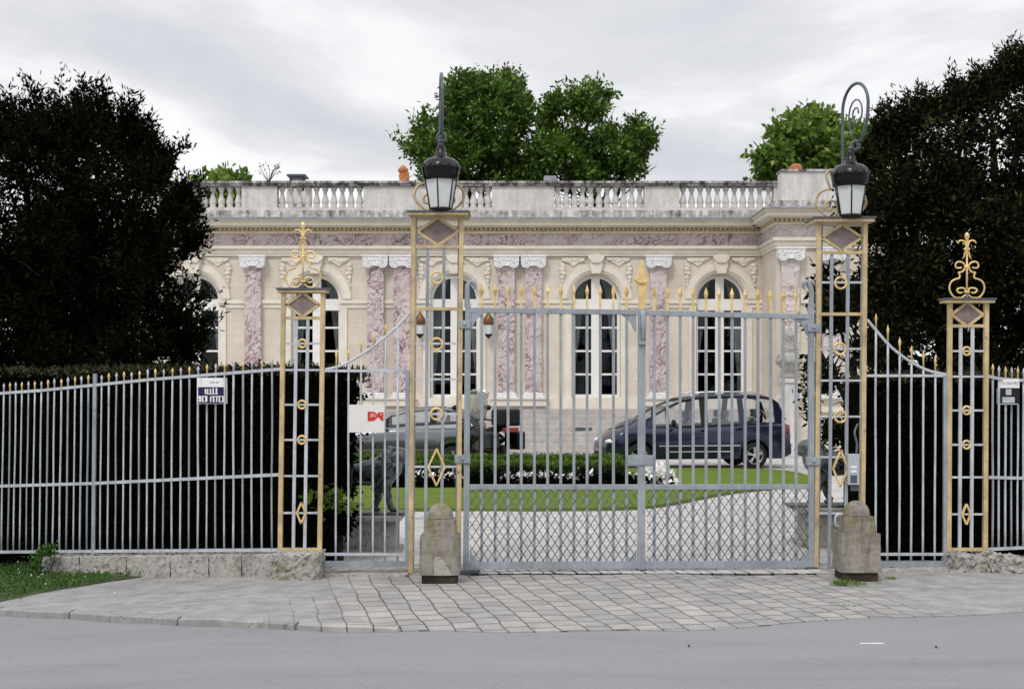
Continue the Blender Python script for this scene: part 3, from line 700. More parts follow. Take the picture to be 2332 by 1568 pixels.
for px,m_ in ((578,'marble2'),(856.5,'marble'),(916.5,'marble'),(1153.5,'marble'),(1214.5,'marble'),(1498,'marble')):
    pilaster(px,18.8,YW,zt-.002,zb,'marble')
# roof, parapet and balustrade
YB=40.95; bx1_=X(2040,39.2)
mb=MB(); mb.box((xL,YW+.4,Z(490,YW)),(bx1_,YW+8,Z(484,YW))); part('roof',mb,'lead',pal)
mb=MB(); mb.box((xL,YB-.02,Z(494,YB)),(X(1772,YB),YB+.5,Z(479,YB))); part('blocking_course',mb,'course',pal)
mb=MB(); mb.box((xL,YB+.03,Z(479,YB)+.002),(X(1780,YB),YB+.45,Z(472,YB))); part('base_rail',mb,'parapet',pal)
for a,b in ((60,200),(549,630),(827,1052),(1120,1262),(1468,1548),(1763,1782)):
    mb=MB(); mb.box((X(a,YB),YB+.06,Z(472,YB)+.002),(X(b,YB),YB+.42,Z(423,YB)-.002)); part('parapet_block',mb,'parapet',pal,bevel=.01)
mb=MB(); mb.box((xL,YB-.02,Z(423,YB)),(X(1783,YB),YB+.50,Z(418,YB))); mb.box((xL,YB-.07,Z(418,YB)+.002),(X(1783,YB),YB+.55,Z(412.5,YB))); cop=part('coping',mb,'dirtyrail',pal)
bals=[]
def baluster(px):
    c=X(px,YB); z0=Z(472,YB)+.002; H=Z(423,YB)-z0-.002; k=H/.65
    pr=[(.0,.0),(.10,.0),(.10,.07),(.075,.09),(.105,.14),(.115,.20),(.095,.28),(.062,.38),(.05,.46),(.06,.50),(.085,.52),(.075,.55),(.10,.58),(.10,.65),(.0,.65)]
    mb=MB(); mb.lathe([(r*1.0,z0+h*k) for r,h in pr],(c,YB+.24,0),12); return mb
for a,b in ((200,549),(630,827),(1052,1120),(1262,1468),(1548,1763)):
    n=round((b-a)/19.2); st=(b-a)/n
    par=bpy.data.objects.new('balustrade',None); C.objects.link(par); par.parent=pal; l=Vector((X((a+b)/2,YB),YB+.24,Z(472,YB))); par.location=l-ORG['palace']; ORG[par.name]=l
    for i in range(n): part('baluster',baluster(a+(i+.5)*st),'parapet',par)
# forward bay on the right
YF=39.2; bx0=X(1768,YF); bx1=X(2080,YF); o_=YW-YF
mb=MB(); mb.box((bx0,YF,Z(905,YW)),(bx1,YF+9,zt)); part('bay_wall',mb,'ashlar',pal)
mb=MB(); mb.box((bx0-.06,YF-.08,-.3),(bx1,YF+8,zb-.003)); mb.box((bx0-.14,YF-.2,1.25),(bx1,YF+7.9,1.40))
part('bay_plinth',mb,'cream',pal,bevel=.012)
entab(bx0+.02,bx1,YF,YF+9,True)
mb=MB(); zz0=Z(494,YW-.75)+.005; mb.box((bx0-.1,YF-.30,zz0),(bx1,YF+5,Z(457,39.0))); part('blocking_course',mb,'course',pal)
mb=MB(); mb.box((X(1781,38.9),YF-.22,Z(457,39.0)+.002),(bx1,YF+.35,Z(391,39.0))); part('attic_block',mb,'parapet',pal)
mb=MB(); mb.box((X(1779,38.9),YF-.28,Z(391,39.0)+.002),(bx1+.1,YF+.41,Z(386,39.0))); part('coping',mb,'dirtyrail',pal)
pilaster(1798,20,YF,zt-.002,zb,'marble2'); pilaster(1891,20,YF,zt-.002,zb,'marble2')
mb=MB()
for py in (690,): mb.box((X(1822,YF),YF-.07,Z(701,YW)),(X(1868,YF),YF-.001,Z(683,YW)))
part('impost_band',mb,'cream',pal)
mb=MB(); xx=X(1763,YW-.2); mb.tube([(xx,YW-.2,Z(925,YW)),(xx,YW-.2,Z(600,YW))],.075,10); mb.lathe([(.08,0),(.17,.15),(.19,.4),(.19,.42)],(xx,YW-.22,Z(606,YW)),12)
part('drainpipe',mb,'black',pal)
# steps
mb=MB(); n=8; ztop=Z(931,YW); rise=ztop/n; tr=.30; y=39.0
for i in range(n):
    mb.box((X(250,39),y+i*tr,-.1 if i==0 else rise*i-.05),(X(1795-i*1.5,39),YW-.022,rise*(i+1)-.004*(i<n-1)))
st=part('steps',mb,'steps',pal,bevel=.012)
mb=MB(); y_=39+4*.30; mb.box((X(1310,40),y_-.012,rise*4+.035),(X(1349,40),y_+.01,rise*5-.035)); part('vent_slot',mb,'iron',pal)
# roof furniture
def chimney(px,y0,y1,w,d,mat,nm='chimney'):
    u=d/F0; x=X(px,d); zb_,zt_=Z(y0,d),Z(y1,d); mb=MB(); return mb,u,x,zb_,zt_
mb,u,x,a,b=chimney(918,422,376,13,44,'terracotta')
mb.lathe([(11*u,a-.1),(11*u,a+.14*1.0),(8*u,a+.16),(10*u,a+.3),(8*u,a+.4),(12*u,a+.46),(12*u,a+.52),(5*u,b-.03),(0,b)],(x,44,0),12); mb.box((x+3*u,43.9,a+.15),(x+13*u,44.2,a+.42)); part('chimney',mb,'terracotta',pal)
mb,u,x,a,b=chimney(677,422,402,22,44,'iron')
mb.box((x-15*u,43.8,b-.07),(x+15*u,44.4,b)); mb.box((x-21*u,43.7,b-.02),(x+21*u,44.5,b+.035))
for s in (-1,1): mb.box((x+s*14*u-.04,43.9,a-.2),(x+s*14*u+.04,44.0,b-.05))
part('roof_vent',mb,'iron',pal)
mb,u,x,a,b=chimney(677,436,418,22,44,'parapet'); mb.box((x-24*u,43.9,a-.4),(x+24*u,45,b)); part('chimney_stack',mb,'parapet',pal)
mb,u,x,a,b=chimney(1252,422,401,13,44,'parapet'); mb.box((x-13*u,43.9,a-.3),(x+13*u,44.6,b)); mb.box((x+9*u,43.8,a-.1),(x+15*u,44.1,b-.06)); part('chimney_stack',mb,'lead',pal)
mb,u,x,a,b=chimney(1808,390,378,14,40,'terracotta'); mb.box((x-14*u,39.6,a-.05),(x+12*u,40,a+.1)); mb.ell((x+2*u,39.8,a+.10),(13*u,.18,.09)); part('ridge_tile',mb,'terracotta',pal)
# wall lanterns
wl=None
for i,px in enumerate((956.5,1112.5)):
    d=YW-.35; u=d/F0; x=X(px,d)
    root=thing('wall_lantern',('small bronze topped wall lantern left of the third arched window','small bronze topped wall lantern right of the third arched window')[i],'wall lantern',(x,YW,Z(740,YW)),'wall lanterns on the palace')
    mb=MB(); mb.lathe([(0,Z(707,d)),(3*u,Z(711,d)),(4*u,Z(715,d)),(11*u,Z(724,d)),(12*u,Z(730,d)),(12*u,Z(739,d)),(0,Z(739,d))],(x,d,0),10); part('cap',mb,'brown',root)
    mb=MB(); mb.lathe([(10.5*u,Z(739,d)),(8.5*u,Z(760,d))],(x,d,0),6,smooth=False); part('glass',mb,'frost',root)
    mb=MB(); mb.lathe([(9*u,Z(760,d)),(8*u,Z(763,d)),(0,Z(771,d))],(x,d,0),8); part('finial',mb,'black',root)
    mb=MB(); mb.bar((x,d,Z(722,d)),(x,YW+.02,Z(722,d)),.05,.05); mb.bar((x,YW-.02,Z(715,d)),(x,YW-.02,Z(740,d)),.1,.05); part('bracket',mb,'brown',root)
# stone urn by the bay
root=thing('stone_urn','weathered carved stone urn on a tall pedestal before the pilaster of the right bay','urn',(X(1797,38.6),38.6,0))
d=38.6; u=d/F0; x=X(1797,d)
mb=MB(); mb.lathe([(16*u,Z(862,d)),(20*u,Z(856,d)),(10*u,Z(851,d)),(12*u,Z(845,d)),(26*u,Z(830,d)),(29*u,Z(815,d)),(24*u,Z(806,d)),(14*u,Z(802,d)),(18*u,Z(797,d)),(13*u,Z(790,d)),(11*u,Z(770,d)),(14*u,Z(765,d)),(7*u,Z(755,d)),(0,Z(742,d))],(x,d,0),16)
for k in range(14): a=k*math.pi*2/14; mb.ell((x+26*u*math.cos(a),d+26*u*math.sin(a),Z(822,d)),(.07,.07,.10),7,5)
part('urn_body',mb,'oldstone',root)
mb=MB(); mb.box((x-17*u,d-.22,.35),(x+17*u,d+.22,Z(872,d))); mb.box((x-21*u,d-.27,Z(872,d)),(x+21*u,d+.27,Z(862,d))); mb.box((x-22*u,d-.3,0),(x+22*u,d+.3,.36)); part('pedestal',mb,'parapet',root,bevel=.02)
# ================================================================== GATE PILLARS
PU=lambda px: D(px)/F0        # metres per picture unit on the railing line
def rails_h(mb,x0,x1,y,w,t,y2=None,off=0):
    n=max(1,int(abs(x1-x0)/90)); 
    for i in range(n):
        a=x0+(x1-x0)*i/n; b=x0+(x1-x0)*(i+1)/n; yy=lambda q:y+((y2 if y2 is not None else y)-y)*(q-x0)/(x1-x0)
        mb.bar(F(a,yy(a),off),F(b,yy(b),off),w,t)
def pillar(name,label,xl,xr,lean,ytop,ybot,inner,cap,caph,dia,goldrails,greyrails,rings,dias,group,ringr,rear=True,base_gold=None):
    cx=(xl+xr)/2; root=thing(name,label,'gate pillar',F(cx-lean,ybot),group)
    u=PU(cx); top_sh=lambda x,y: x-lean*(y-ytop)/(ybot-ytop)
    P=lambda x,y,off=0: F(top_sh(x,y),y,off)
    for x in (xl,xr):
        mb=MB(); mb.bar(P(x,ytop),P(x,ybot),10*u,.055); part('upright',mb,'gold',root,bevel=.003)
        if rear:
            mb=MB(); xx=x+(4 if x==xl else -4); mb.bar(P(xx,ytop,-.28),P(xx,ybot-6,-.28),8*u,.045); part('rear_upright',mb,'grey',root,bevel=.003)
    mb=MB()
    y0,y1=cap[2],cap[3]; dd=.20 if rear else .10
    a,b=P(cap[0],y0),P(cap[1],y1)
    mb.box((a.x,a.y-dd*.55-.02,b.z),(b.x,a.y+dd+(.12 if rear else 0),a.z-.012)); part('cap',mb,'gold',root,bevel=.004)
    mb=MB(); mb.box((a.x-.012,a.y-dd*.55-.035,a.z-.010),(b.x+.012,a.y+dd+(.135 if rear else .015),a.z+.008)); part('cap_plate',mb,'iron',root)
    dcx,dcy,hw,hh=dia
    c=[P(dcx,dcy-hh),P(dcx+hw,dcy),P(dcx,dcy+hh),P(dcx-hw,dcy)]
    mb=MB()
    for i in range(4): mb.bar(c[i],c[(i+1)%4],6.0*u,.04)
    part('diamond_frame',mb,'gold',root)
    k=.86; ctr_=P(dcx,dcy); mb=MB(); mb.prism([(ctr_.x+(q.x-ctr_.x)*k,ctr_.z+(q.z-ctr_.z)*k) for q in c],ctr_.y-.008,ctr_.y+.012); part('diamond_panel',mb,'brownpanel',root)
    for y in goldrails:
        mb=MB(); mb.bar(P(xl+5,y),P(xr-5,y),7*u,.045); part('cross_rail',mb,'gold',root)
    for y in greyrails:
        mb=MB(); mb.bar(P(xl+5,y),P(xr-5,y),4.5*u,.022); part('cross_rail',mb,'pale',root)
    for x in inner:
        mb=MB(); mb.bar(P(x,goldrails[0]+2),P(x,ybot-(6 if not base_gold else 0)),7*u,.028); part('inner_bar',mb,'pale' if not rear else 'grey',root)
    for x,y in rings:
        mb=MB(); mb.ring(P(x,y,.012),(ringr-2)*u,2.6*u,24); part('ring',mb,'spear',root)
    for x,y,hw,hh in dias:
        c=[P(x,y-hh,.012),P(x+hw,y,.012),P(x,y+hh,.012),P(x-hw,y,.012)]; mb=MB()
        for i in range(4): mb.bar(c[i],c[(i+1)%4],4.0*u,.03)
        part('small_diamond',mb,'spear',root)
    return root
lampL=pillar('lamp_pillar','tall gold framed gate pillar with openwork rings, left of the double gate',942,1051,7,490,1306,(975,1012),(932,1068,484,494),0,(998,527,47,31),[562,703],[632,782,863,942,1062,1180,1262],[(996,632),(997,783),(998,942)],[(999,1063,19,42)],'tall lamp pillars of the gate',15)
lampR=pillar('lamp_pillar','tall gold framed gate pillar with openwork rings, right of the double gate',1865,1970,7,503,1308,(1895,1932),(1849,1985,498,508),0,(1917,541,46,30),[575,715],[643,794,866,948,1040,1168,1275],[(1916,644),(1915,794),(1918,948)],[(1919,1066,17,42)],'tall lamp pillars of the gate',15)
smL=pillar('small_pillar','short gold framed pillar with scrolled finial at the end of the left railing',646,736,8,665,1256,(676,702),(634,747,658,667),0,(690,694,38,27),[724,1250],[782,842,921,1001,1083,1167],[(690,782),(691,921),(692,1001)],[(693,1167,10,24)],'short pillars with scrolled finials',11,False,True)
smR=pillar('small_pillar','short gold framed pillar with scrolled finial before the dark hedge on the right',2163,2246,3,688,1256,(2188,2215),(2146,2257,681,691),0,(2202,716,36,27),[742,1250],[799,857,934,1012,1086,1170],[(2202,799),(2203,934),(2203,1012)],[(2203,1170,10,23)],'short pillars with scrolled finials',11,False,True)
# scrolled finials (traced at the right-hand pillar, one picture unit = u metres)
def scroll_finial(root,cx,ybase,dcy=0):
    u=PU(cx)*1.0; base=F(cx,ybase); 
    def q(x,y): return base+Vector(((x-610)*u*.2046,0,(900-y)*u*.2046))      # trace space: 610,900 is the foot
    fin=bpy.data.objects.new('finial',None); C.objects.link(fin); fin.parent=root; fin.location=base-ORG[root.name]; ORG[fin.name]=Vector(base)
    r=2.1*u
    for s in (-1,1):
        m=lambda pts:[q(610+s*(x-610),y) for x,y in pts]
        mb=MB(); mb.tube(catmull(m([(596,850),(560,880),(520,886),(470,878),(430,830),(415,770),(435,710),(480,680),(525,665),(528,625),(518,605),(560,595),(592,555)]),5),r,8); part('side_scroll',mb,'spear',fin)
        mb=MB(); mb.tube(catmull(m([(600,545),(575,505),(540,485),(500,490),(482,520),(492,550),(530,553),(550,548)]),5),r,8); part('upper_scroll',mb,'spear',fin)
        mb=MB(); mb.tube(catmull(m([(602,825),(585,785),(550,775),(510,785),(500,805),(520,828),(560,828)]),5),r,8); part('lower_scroll',mb,'spear',fin)
        mb=MB(); mb.tube(catmull(m([(600,310),(585,262),(550,248),(520,258),(508,280)]),5),[r*1.2]*6+[r]*10+[r*.7]*5,8); part('side_petal',mb,'spear',fin)
        mb=MB(); mb.tube(catmull(m([(598,370),(585,395),(580,425),(560,455)]),4),[r]*6+[r*.8]*4+[r*.4]*3,7); part('hanging_petal',mb,'spear',fin)
    mb=MB(); mb.tube([q(610,900),q(610,380)],r*1.05,8); b=q(610,900); part('stem',mb,'spear',fin)
    mb=MB()
    for y,rx,rz in ((822,38,14),(545,38,14),(345,38,22),(375,30,10)): mb.ell(q(610,y),(rx*u*.2046,r*1.7,rz*u*.2046),10,8)
    part('collar',mb,'spear',fin)
    mb=MB(); z=lambda y:q(610,y).z; k=u*.2046
    mb.lathe([(0,z(380)),(22*k,z(350)),(17*k,z(300)),(12*k,z(250)),(28*k,z(205)),(24*k,z(175)),(0,z(152))],(b.x,b.y,0),12); part('bud',mb,'spear',fin)
    mb=MB(); mb.lathe([(28*k,z(898)),(16*k,z(870)),(10*k,z(840))],(b.x,b.y,0),10); part('foot',mb,'iron',fin)
scroll_finial(smL,690,657); scroll_finial(smR,2202,681)
# ================================================================== LANTERNS
def lantern(cx,yb,lab,pcx,theta,capy,ytop):
    cd=D(cx)-.10; u=cd/F0; x=X(cx,cd); c=Vector((x,cd,0)); zz=lambda y:Z(y,cd)
    root=thing('lantern',lab,'lantern',(x,cd,zz(yb)),'lanterns over the gate')
    Yo=yb-481
    mb=MB(); mb.lathe([(25*u,zz(yb-4)),(36.5*u,zz(yb-71))],c,6,smooth=False,rot=.35); part('glass',mb,'frost',root)
    for k in range(6):
        a=.35+k*math.pi/3; e=lambda r,y:c+Vector((r*math.cos(a)*u,r*math.sin(a)*u,zz(y))); mb=MB(); mb.tube([e(25.8,yb-3),e(37.3,yb-72)],1.7*u,6); part('strut',mb,'black',root)
    mb=MB(); mb.lathe([(0,zz(yb+5)),(12*u,zz(yb+3)),(24*u,zz(yb+1)),(28*u,zz(yb-3)),(27*u,zz(yb-7)),(24*u,zz(yb-7))],c,12); part('bottom_ring',mb,'black',root)
    mb=MB(); mb.lathe([(36*u,zz(yb-70)),(40*u,zz(yb-72)),(42*u,zz(yb-84)),(44*u,zz(yb-96)),(46*u,zz(yb-99)),(43*u,zz(yb-101)),(42*u,zz(yb-104)),(39*u,zz(yb-112)),(30*u,zz(yb-119)),(17*u,zz(yb-123)),(14*u,zz(yb-125)),(14*u,zz(yb-130)),(10*u,zz(yb-132)),(12*u,zz(yb-139)),(7*u,zz(yb-144)),(9*u,zz(yb-148)),(4*u,zz(yb-152)),(0,zz(yb-156))],c,24); hood=part('hood',mb,'black',root)
    for k in range(12):
        a=k*math.pi/6; mb=MB(); p=c+Vector((43.5*u*math.cos(a),43.5*u*math.sin(a),zz(yb-99))); mb.lathe([(2.6*u,0),(3.4*u,.012),(1.2*u,.028),(0,.034)],p,8); part('crest_knob',mb,'black',hood)
    # crook: stands on the pillar behind the lantern, loops forward over it
    pd=D(pcx)+.16; base=Vector((X(pcx,pd),pd,Z(capy,pd)+.0))
    dr=Vector((math.sin(theta),-math.cos(theta),0)); Rr=.25; ztop=Z(ytop,pd-.2)
    zc=ztop-Rr; rod_u=(c-base).dot(dr)
    q=lambda a,z: Vector((base.x,base.y,0))+dr*a+Vector((0,0,z))
    pts=[q(0,base.z),q(0,base.z+.5),q(0,base.z+1.0),q(0,zc-.15)]+[q(Rr-Rr*math.cos(a),zc+Rr*1.0*math.sin(a)) for a in [math.pi*i/12 for i in range(13)]]
    pts+=[q(2*Rr-.02,zc-.16),q(2*Rr-.09,zc-.30),q(2*Rr-.16,zc-.38)]
    mb=MB(); mb.tube(catmull(pts,3),.017,8); crook=part('crook',mb,'iron',root)
    sp_=[q(rod_u+.02+(.15-i*.006)*math.cos(math.pi+i*.5),zc-.07+(.15-i*.006)*math.sin(math.pi-i*.5)*1.15) for i in range(20)]
    mb=MB(); mb.tube([q(rod_u-.02,zc-.36)]+[q(rod_u-.10,zc-.24)]+sp_,.009,7); part('inner_scroll',mb,'iron',crook)
    mb=MB(); mb.ring(q(rod_u,zc-.40),.045,.014,16)
    for k in range(8): a=k*math.pi/4; mb.ell(q(rod_u+.05*math.cos(a),zc-.40+.05*math.sin(a)),(.018,.018,.018),7,5)
    part('rosette',mb,'iron',crook)
    mb=MB(); mb.tube([Vector((c.x,c.y,zc-.44)),Vector((c.x,c.y,zz(yb-152)))],.009,7); mb.ell(Vector((c.x,c.y,zc-.47)),(.022,.022,.03),8,6); mb.ell(Vector((c.x,c.y,zz(yb-158))),(.03,.03,.025),8,6); part('hanging_rod',mb,'iron',crook)
    return root
lantern(1004,481,'black lantern with white panes hanging from a crook seen edge on, left of the gate',1003,R(5),487,172)
lantern(1937,496,'black lantern with white panes hanging from an open curled crook, right of the gate',1919,R(17),501,193)
# gold scrolls standing on the lamp pillars, either side of each lantern
def side_scrolls(root,cx,y0,k=1.0):
    for s in (-1,1):
        def m(pts): return [F(cx,0,-.05)*0+Vector((F(cx+s*x,y0+y,-.05).x,F(cx+s*x,y0+y,-.05).y,F(cx,y0+y,-.05).z)) for x,y in pts]
        mb=MB(); u=PU(cx); mb.tube(catmull(m([(14,-4),(30,-6),(48,-20),(57,-38),(50,-58),(36,-66),(22,-70)]),5),[2.4*u]*10+[3.2*u]*12+[2.6*u]*9,8); part('side_scroll',mb,'gold',root)
        mb=MB(); mb.tube(catmull(m([(16,-4),(8,-16),(10,-34),(22,-42),(34,-36),(34,-24),(24,-20),(21,-28)]),5),2.6*u,8); part('curl',mb,'gold',root)
        mb=MB(); mb.tube(catmull(m([(22,-66),(30,-84),(34,-100),(28,-110),(18,-112),(15,-104)]),5),2.4*u,8); part('upper_curl',mb,'gold',root)
side_scrolls(lampL,1000,484); side_scrolls(lampR,1915,499)
# ================================================================== DOUBLE GATE
def gate_leaf(label,x0,x1,post,bars,yt0,yt1,hook):
    root=thing('gate_leaf',label,'gate',F(x0 if hook<0 else x1,1305),'leaves of the double gate')
    yt=lambda x:yt0+(yt1-yt0)*(x-x0)/(x1-x0); ym=lambda x:1108; yb=lambda x:1286-(x-1060)*.003
    u=PU((x0+x1)/2)
    for nm,f,w,t in (('top_rail',yt,11.5,.055),('middle_rail',ym,11.5,.05),('bottom_rail',yb,17,.055)):
        mb=MB(); mb.bar(F(x0,f(x0)),F(x1,f(x1)),w*u,t); part(nm,mb,'grey',root,bevel=.004)
    # hinge post with a goosenecked head
    hx=post; mb=MB(); mb.bar(F(hx+(3 if hook<0 else 0),690),F(hx-(2 if hook<0 else 0),1306),13*u,.06); hp=part('hinge_post',mb,'grey',root,bevel=.004)
    s=-hook
    pts=[F(hx+1,700),F(hx+1,665),F(hx+2*s,651),F(hx+8*s,642),F(hx+15*s,643),F(hx+18*s,652),F(hx+13*s,657)]
    mb=MB(); mb.tube(catmull(pts,5),[6.2*u]*12+[5.5*u]*12+[3.5*u]*7,8); part('gooseneck',mb,'grey',hp)
    mb=MB(); c=F(hx,1306); mb.box((c.x-.06,c.y-.05,-.01),(c.x+.14*1.0 if s>0 else c.x+.06,c.y+.05,.035)); part('pivot_shoe',mb,'iron',hp)
    for x in bars:
        mb=MB(); mb.bar(F(x,yt(x)+4),F(x,1284),6.3*u,.020); b=part('bar',mb,'grey',root)
        mb=MB(); c=F(x,0); z=lambda y:F(x,y).z; y0=yt(x)-6
        w=random.uniform(.75,1.0)
        mb.bar(F(x,y0+1),F(x,y0-28),5*u,.022)
        mb.lathe([(2*u,z(y0-26)),(3*u,z(y0-30)),(6.2*u*w,z(y0-40)),(3.2*u,z(y0-48)),(0,z(y0-56))],(c.x,c.y,0),4,smooth=False,rot=random.choice([0,.4,.78])); part('spear_tip',mb,'spear',b)
    # curved brackets under the top rail and over the bottom rail
    for xa,sg in ((x0+(6),1),(x1-(6),-1)):
        y=yt(xa)+5; P=[(0,0),(34,0),(28,5),(19,11),(11,22),(6,36),(0,40)]
        if sg==1 and hook>0: continue
        mb=MB(); c=F(xa,y); pl=[(c.x+sg*a*u,c.z-b*u) for a,b in P]; mb.prism(pl if sg>0 else pl[::-1],c.y-.02,c.y+.02); part('corner_bracket',mb,'grey',root)
        y=yb(xa)-7; c=F(xa,y); P=[(0,0),(26,0),(16,6),(6,16),(0,28)]; pl=[(c.x+sg*a*u,c.z+b*u) for a,b in P]; mb=MB(); mb.prism(pl[::-1] if sg>0 else pl,c.y-.02,c.y+.02); part('corner_bracket',mb,'grey',root)
    # lattice of crossed wires in the lower panel
    mb=MB(); ya,yb_=1114,1278; H=yb_-ya; k=18/26.8; xa,xb=x0+6,x1-6
    for fam,off in ((1,.010),(-1,.016)):
        n0=int(-H*k/18)-2; n1=int((xb-xa)/18)+2+int(H*k/18)
        for n in range(n0,n1):
            xs_=xa+n*18+5; t0,t1=0,H
            f=lambda t: xs_+fam*t*k if fam>0 else xs_+ (t)*-k
            # clip to xa..xb
            ts=[]
            for lim in (xa,xb): ts.append((lim-xs_)/(fam*k))
            lo=max(0,min(ts)); hi=min(H,max(ts))
            if hi-lo>3: mb.tube([F(f(lo),ya+lo,off),F(f(hi),ya+hi,off)],.0042,5)
    part('lattice',mb,'iron',root)
    return root
barsL=[1097,1127.5,1157,1187,1217,1247,1277,1307,1337,1367,1397,1427]
barsR=[1490,1520,1549,1578.5,1608,1638,1667,1697,1726,1755,1784,1813]
gl=gate_leaf('left leaf of the grey barred gate, hung on the pillar behind the domed bollard',1064,1455,1063,barsL,706,711,-1)
gr=gate_leaf('right leaf of the grey barred gate, standing in front of the dark minivan',1468,1848,1847,barsR,712,721,1)
u=PU(1461)
mb=MB(); mb.bar(F(1461.5,703),F(1460,1304),17*u,.07); cp=part('meeting_post',mb,'grey',gl,bevel=.005)
mb=MB(); c=F(1461.5,0,.0); P=[(1461.6,590),(1456,606),(1450,627),(1443.4,636.4),(1450,644),(1453,657),(1454.5,665),(1454.5,704),(1469.5,704),(1470.3,663),(1473.5,647.4),(1476,637),(1470.3,623.7),(1465.6,604.8)]
mb.prism([(F(a,b).x,F(a,b).z) for a,b in P],c.y-.03,c.y+.03); mb.box((F(1453,0).x,c.y-.045,F(0,671).z),(F(1472,0).x,c.y+.045,F(0,664).z))
part('spearhead',mb,'spear',cp,bevel=.008)
mb=MB(); pr=[]
for i in range(9):
    t=i/8; hw=(8-2.0*t)*u; y=707+70*t; off=.045+.035*math.sin(math.pi*(.15+.8*t)); p=F(1464,y); f=p.y-off
    pr.append([(p.x-hw,p.y-.03,p.z),(p.x-hw*.7,f,p.z),(p.x+hw*.7,f,p.z),(p.x+hw,p.y-.03,p.z)])
mb.loft(pr,True); p=F(1463,780,.05); mb.box((p.x-8*u,p.y-.02,p.z-4*u),(p.x+8*u,p.y+.03,p.z+4*u)); part('latch_cover',mb,'grey',cp)
mb=MB(); a=F(1427,1061,.03); b=F(1488,1036,.03); mb.box((a.x,a.y-.0,a.z),(b.x,a.y+.05,b.z)); mb.box((a.x+.012,a.y-.006,a.z+.01),(b.x-.012,a.y,b.z-.01)); part('lock_box',mb,'grey',gl,bevel=.004)
mb=MB(); p=F(1480,1048,.037); mb.lathe([(.011,-.004),(.011,0),(0,0)],p,10,'y'); mb.box((p.x-.005,p.y-.004,p.z-.02),(p.x+.005,p.y,p.z)); part('keyhole',mb,'black',gl)
mb=MB(); p=F(1460,1308); mb.box((p.x-.05,p.y-.05,-.005),(p.x+.05,p.y+.05,.03)); mb.tube([p+Vector((.02,-.06,.03)),p+Vector((.05,-.08,.02))],.012,6); part('drop_bolt',mb,'iron',gl)
for nm,x0,x1,yy,par in (('hinge_collar',1046,1071,738,lampL),('hinge_collar',1035,1071,1045,lampL),('hinge_collar',1839,1868,746,lampR),('hinge_collar',1839,1868,1050,lampR)):
    mb=MB(); a=F(x0,yy+9,.045); b=F(x1,yy-9,.045); mb.box((a.x,a.y,a.z),(b.x,a.y+.10,b.z)); mb.ell(((a.x*.5+b.x*.5),a.y,(a.z+b.z)/2),(.02,.02,.02),8,6); part(nm,mb,'grey',par,bevel=.008)
# ================================================================== SIDE GATES
def bar_tip(root,x,xb,ytip,yrail,ybot,w,mat,tip,u,lean=0,thin=False):
    mb=MB(); wob=lambda:random.uniform(-.9,.9)
    mb.tube(catmull([F(x,yrail-2),F(x+(xb-x)*.33+wob(),yrail+(ybot-yrail)*.33),F(x+(xb-x)*.66+wob(),yrail+(ybot-yrail)*.66),F(xb,ybot)],3),w*u/2,6); b=part('bar',mb,mat,root)
    mb=MB(); c=F(x,0); z=lambda y:F(x,y).z; h=yrail-ytip
    mb.lathe([(w*.42*u,z(yrail-1)),(w*.40*u,z(yrail-h*.50)),(w*.62*u,z(yrail-h*.62)),(w*.62*u,z(yrail-h*.72)),(w*.34*u,z(yrail-h*.85)),(0,z(ytip))],(c.x,c.y,0),7); part('spear_tip',mb,tip,b)
def side_gate(label,xa,xb,bars,sw,post,yt):
    root=thing('side_gate',label,'side gate',F((xa+xb)/2,1290),'low barred gates beside the pillars'); u=PU((xa+xb)/2)
    mb=MB(); rails_h(mb,xa,xb,1283,13*u,.045); part('bottom_rail',mb,'grey',root)
    mb=MB(); rails_h(mb,xa,xb,1261,6*u,.03); part('lower_rail',mb,'pale',root)
    mb=MB(); rails_h(mb,xa,xb,yt,6*u,.03); part('top_rail',mb,'pale',root)
    S=catmull([F(a,b) for a,b in sw],6); mb=MB(); mb.tube(S,3.2*u,8); part('swept_rail',mb,'pale',root)
    for x in post:
        mb=MB(); mb.bar(F(x,yt),F(x-1,1288),9*u,.04); part('post',mb,'grey',root)
    def ysw(x):
        X_=F(x,0).x; best=min(S,key=lambda p:abs(p.x-X_)); return HY+(CH-best.z)*F0/best.y
    for x,ytip in bars:
        yr=ysw(x); 
        if ytip is None:
            mb=MB(); mb.tube([F(x,yr),F(x-1,1280)],3*u,6); part('bar',mb,'pale',root)
        else: bar_tip(root,x,x-1.5,ytip,yr,1280,5.0,'pale','spear',u)
    return root
sgL=side_gate('low grey barred gate with upswept rail carrying the white placard',737,930,[(766,792),(794,793),(822.5,772),(850.5,754),(878,737),(906,None)],[(740,841),(765,836),(792,825),(843,794),(876,768),(909,739),(937,708)],[928],844)
sgR=side_gate('low pale barred gate with downswept rail in front of the dark hedge',1972,2158,[(1995,713),(2022,738),(2049,766),(2076,786),(2103,797),(2130,808)],[(1975,728),(2002,760),(2031,791.5),(2073,823),(2115,843.7),(2157,853)],[2153],855)
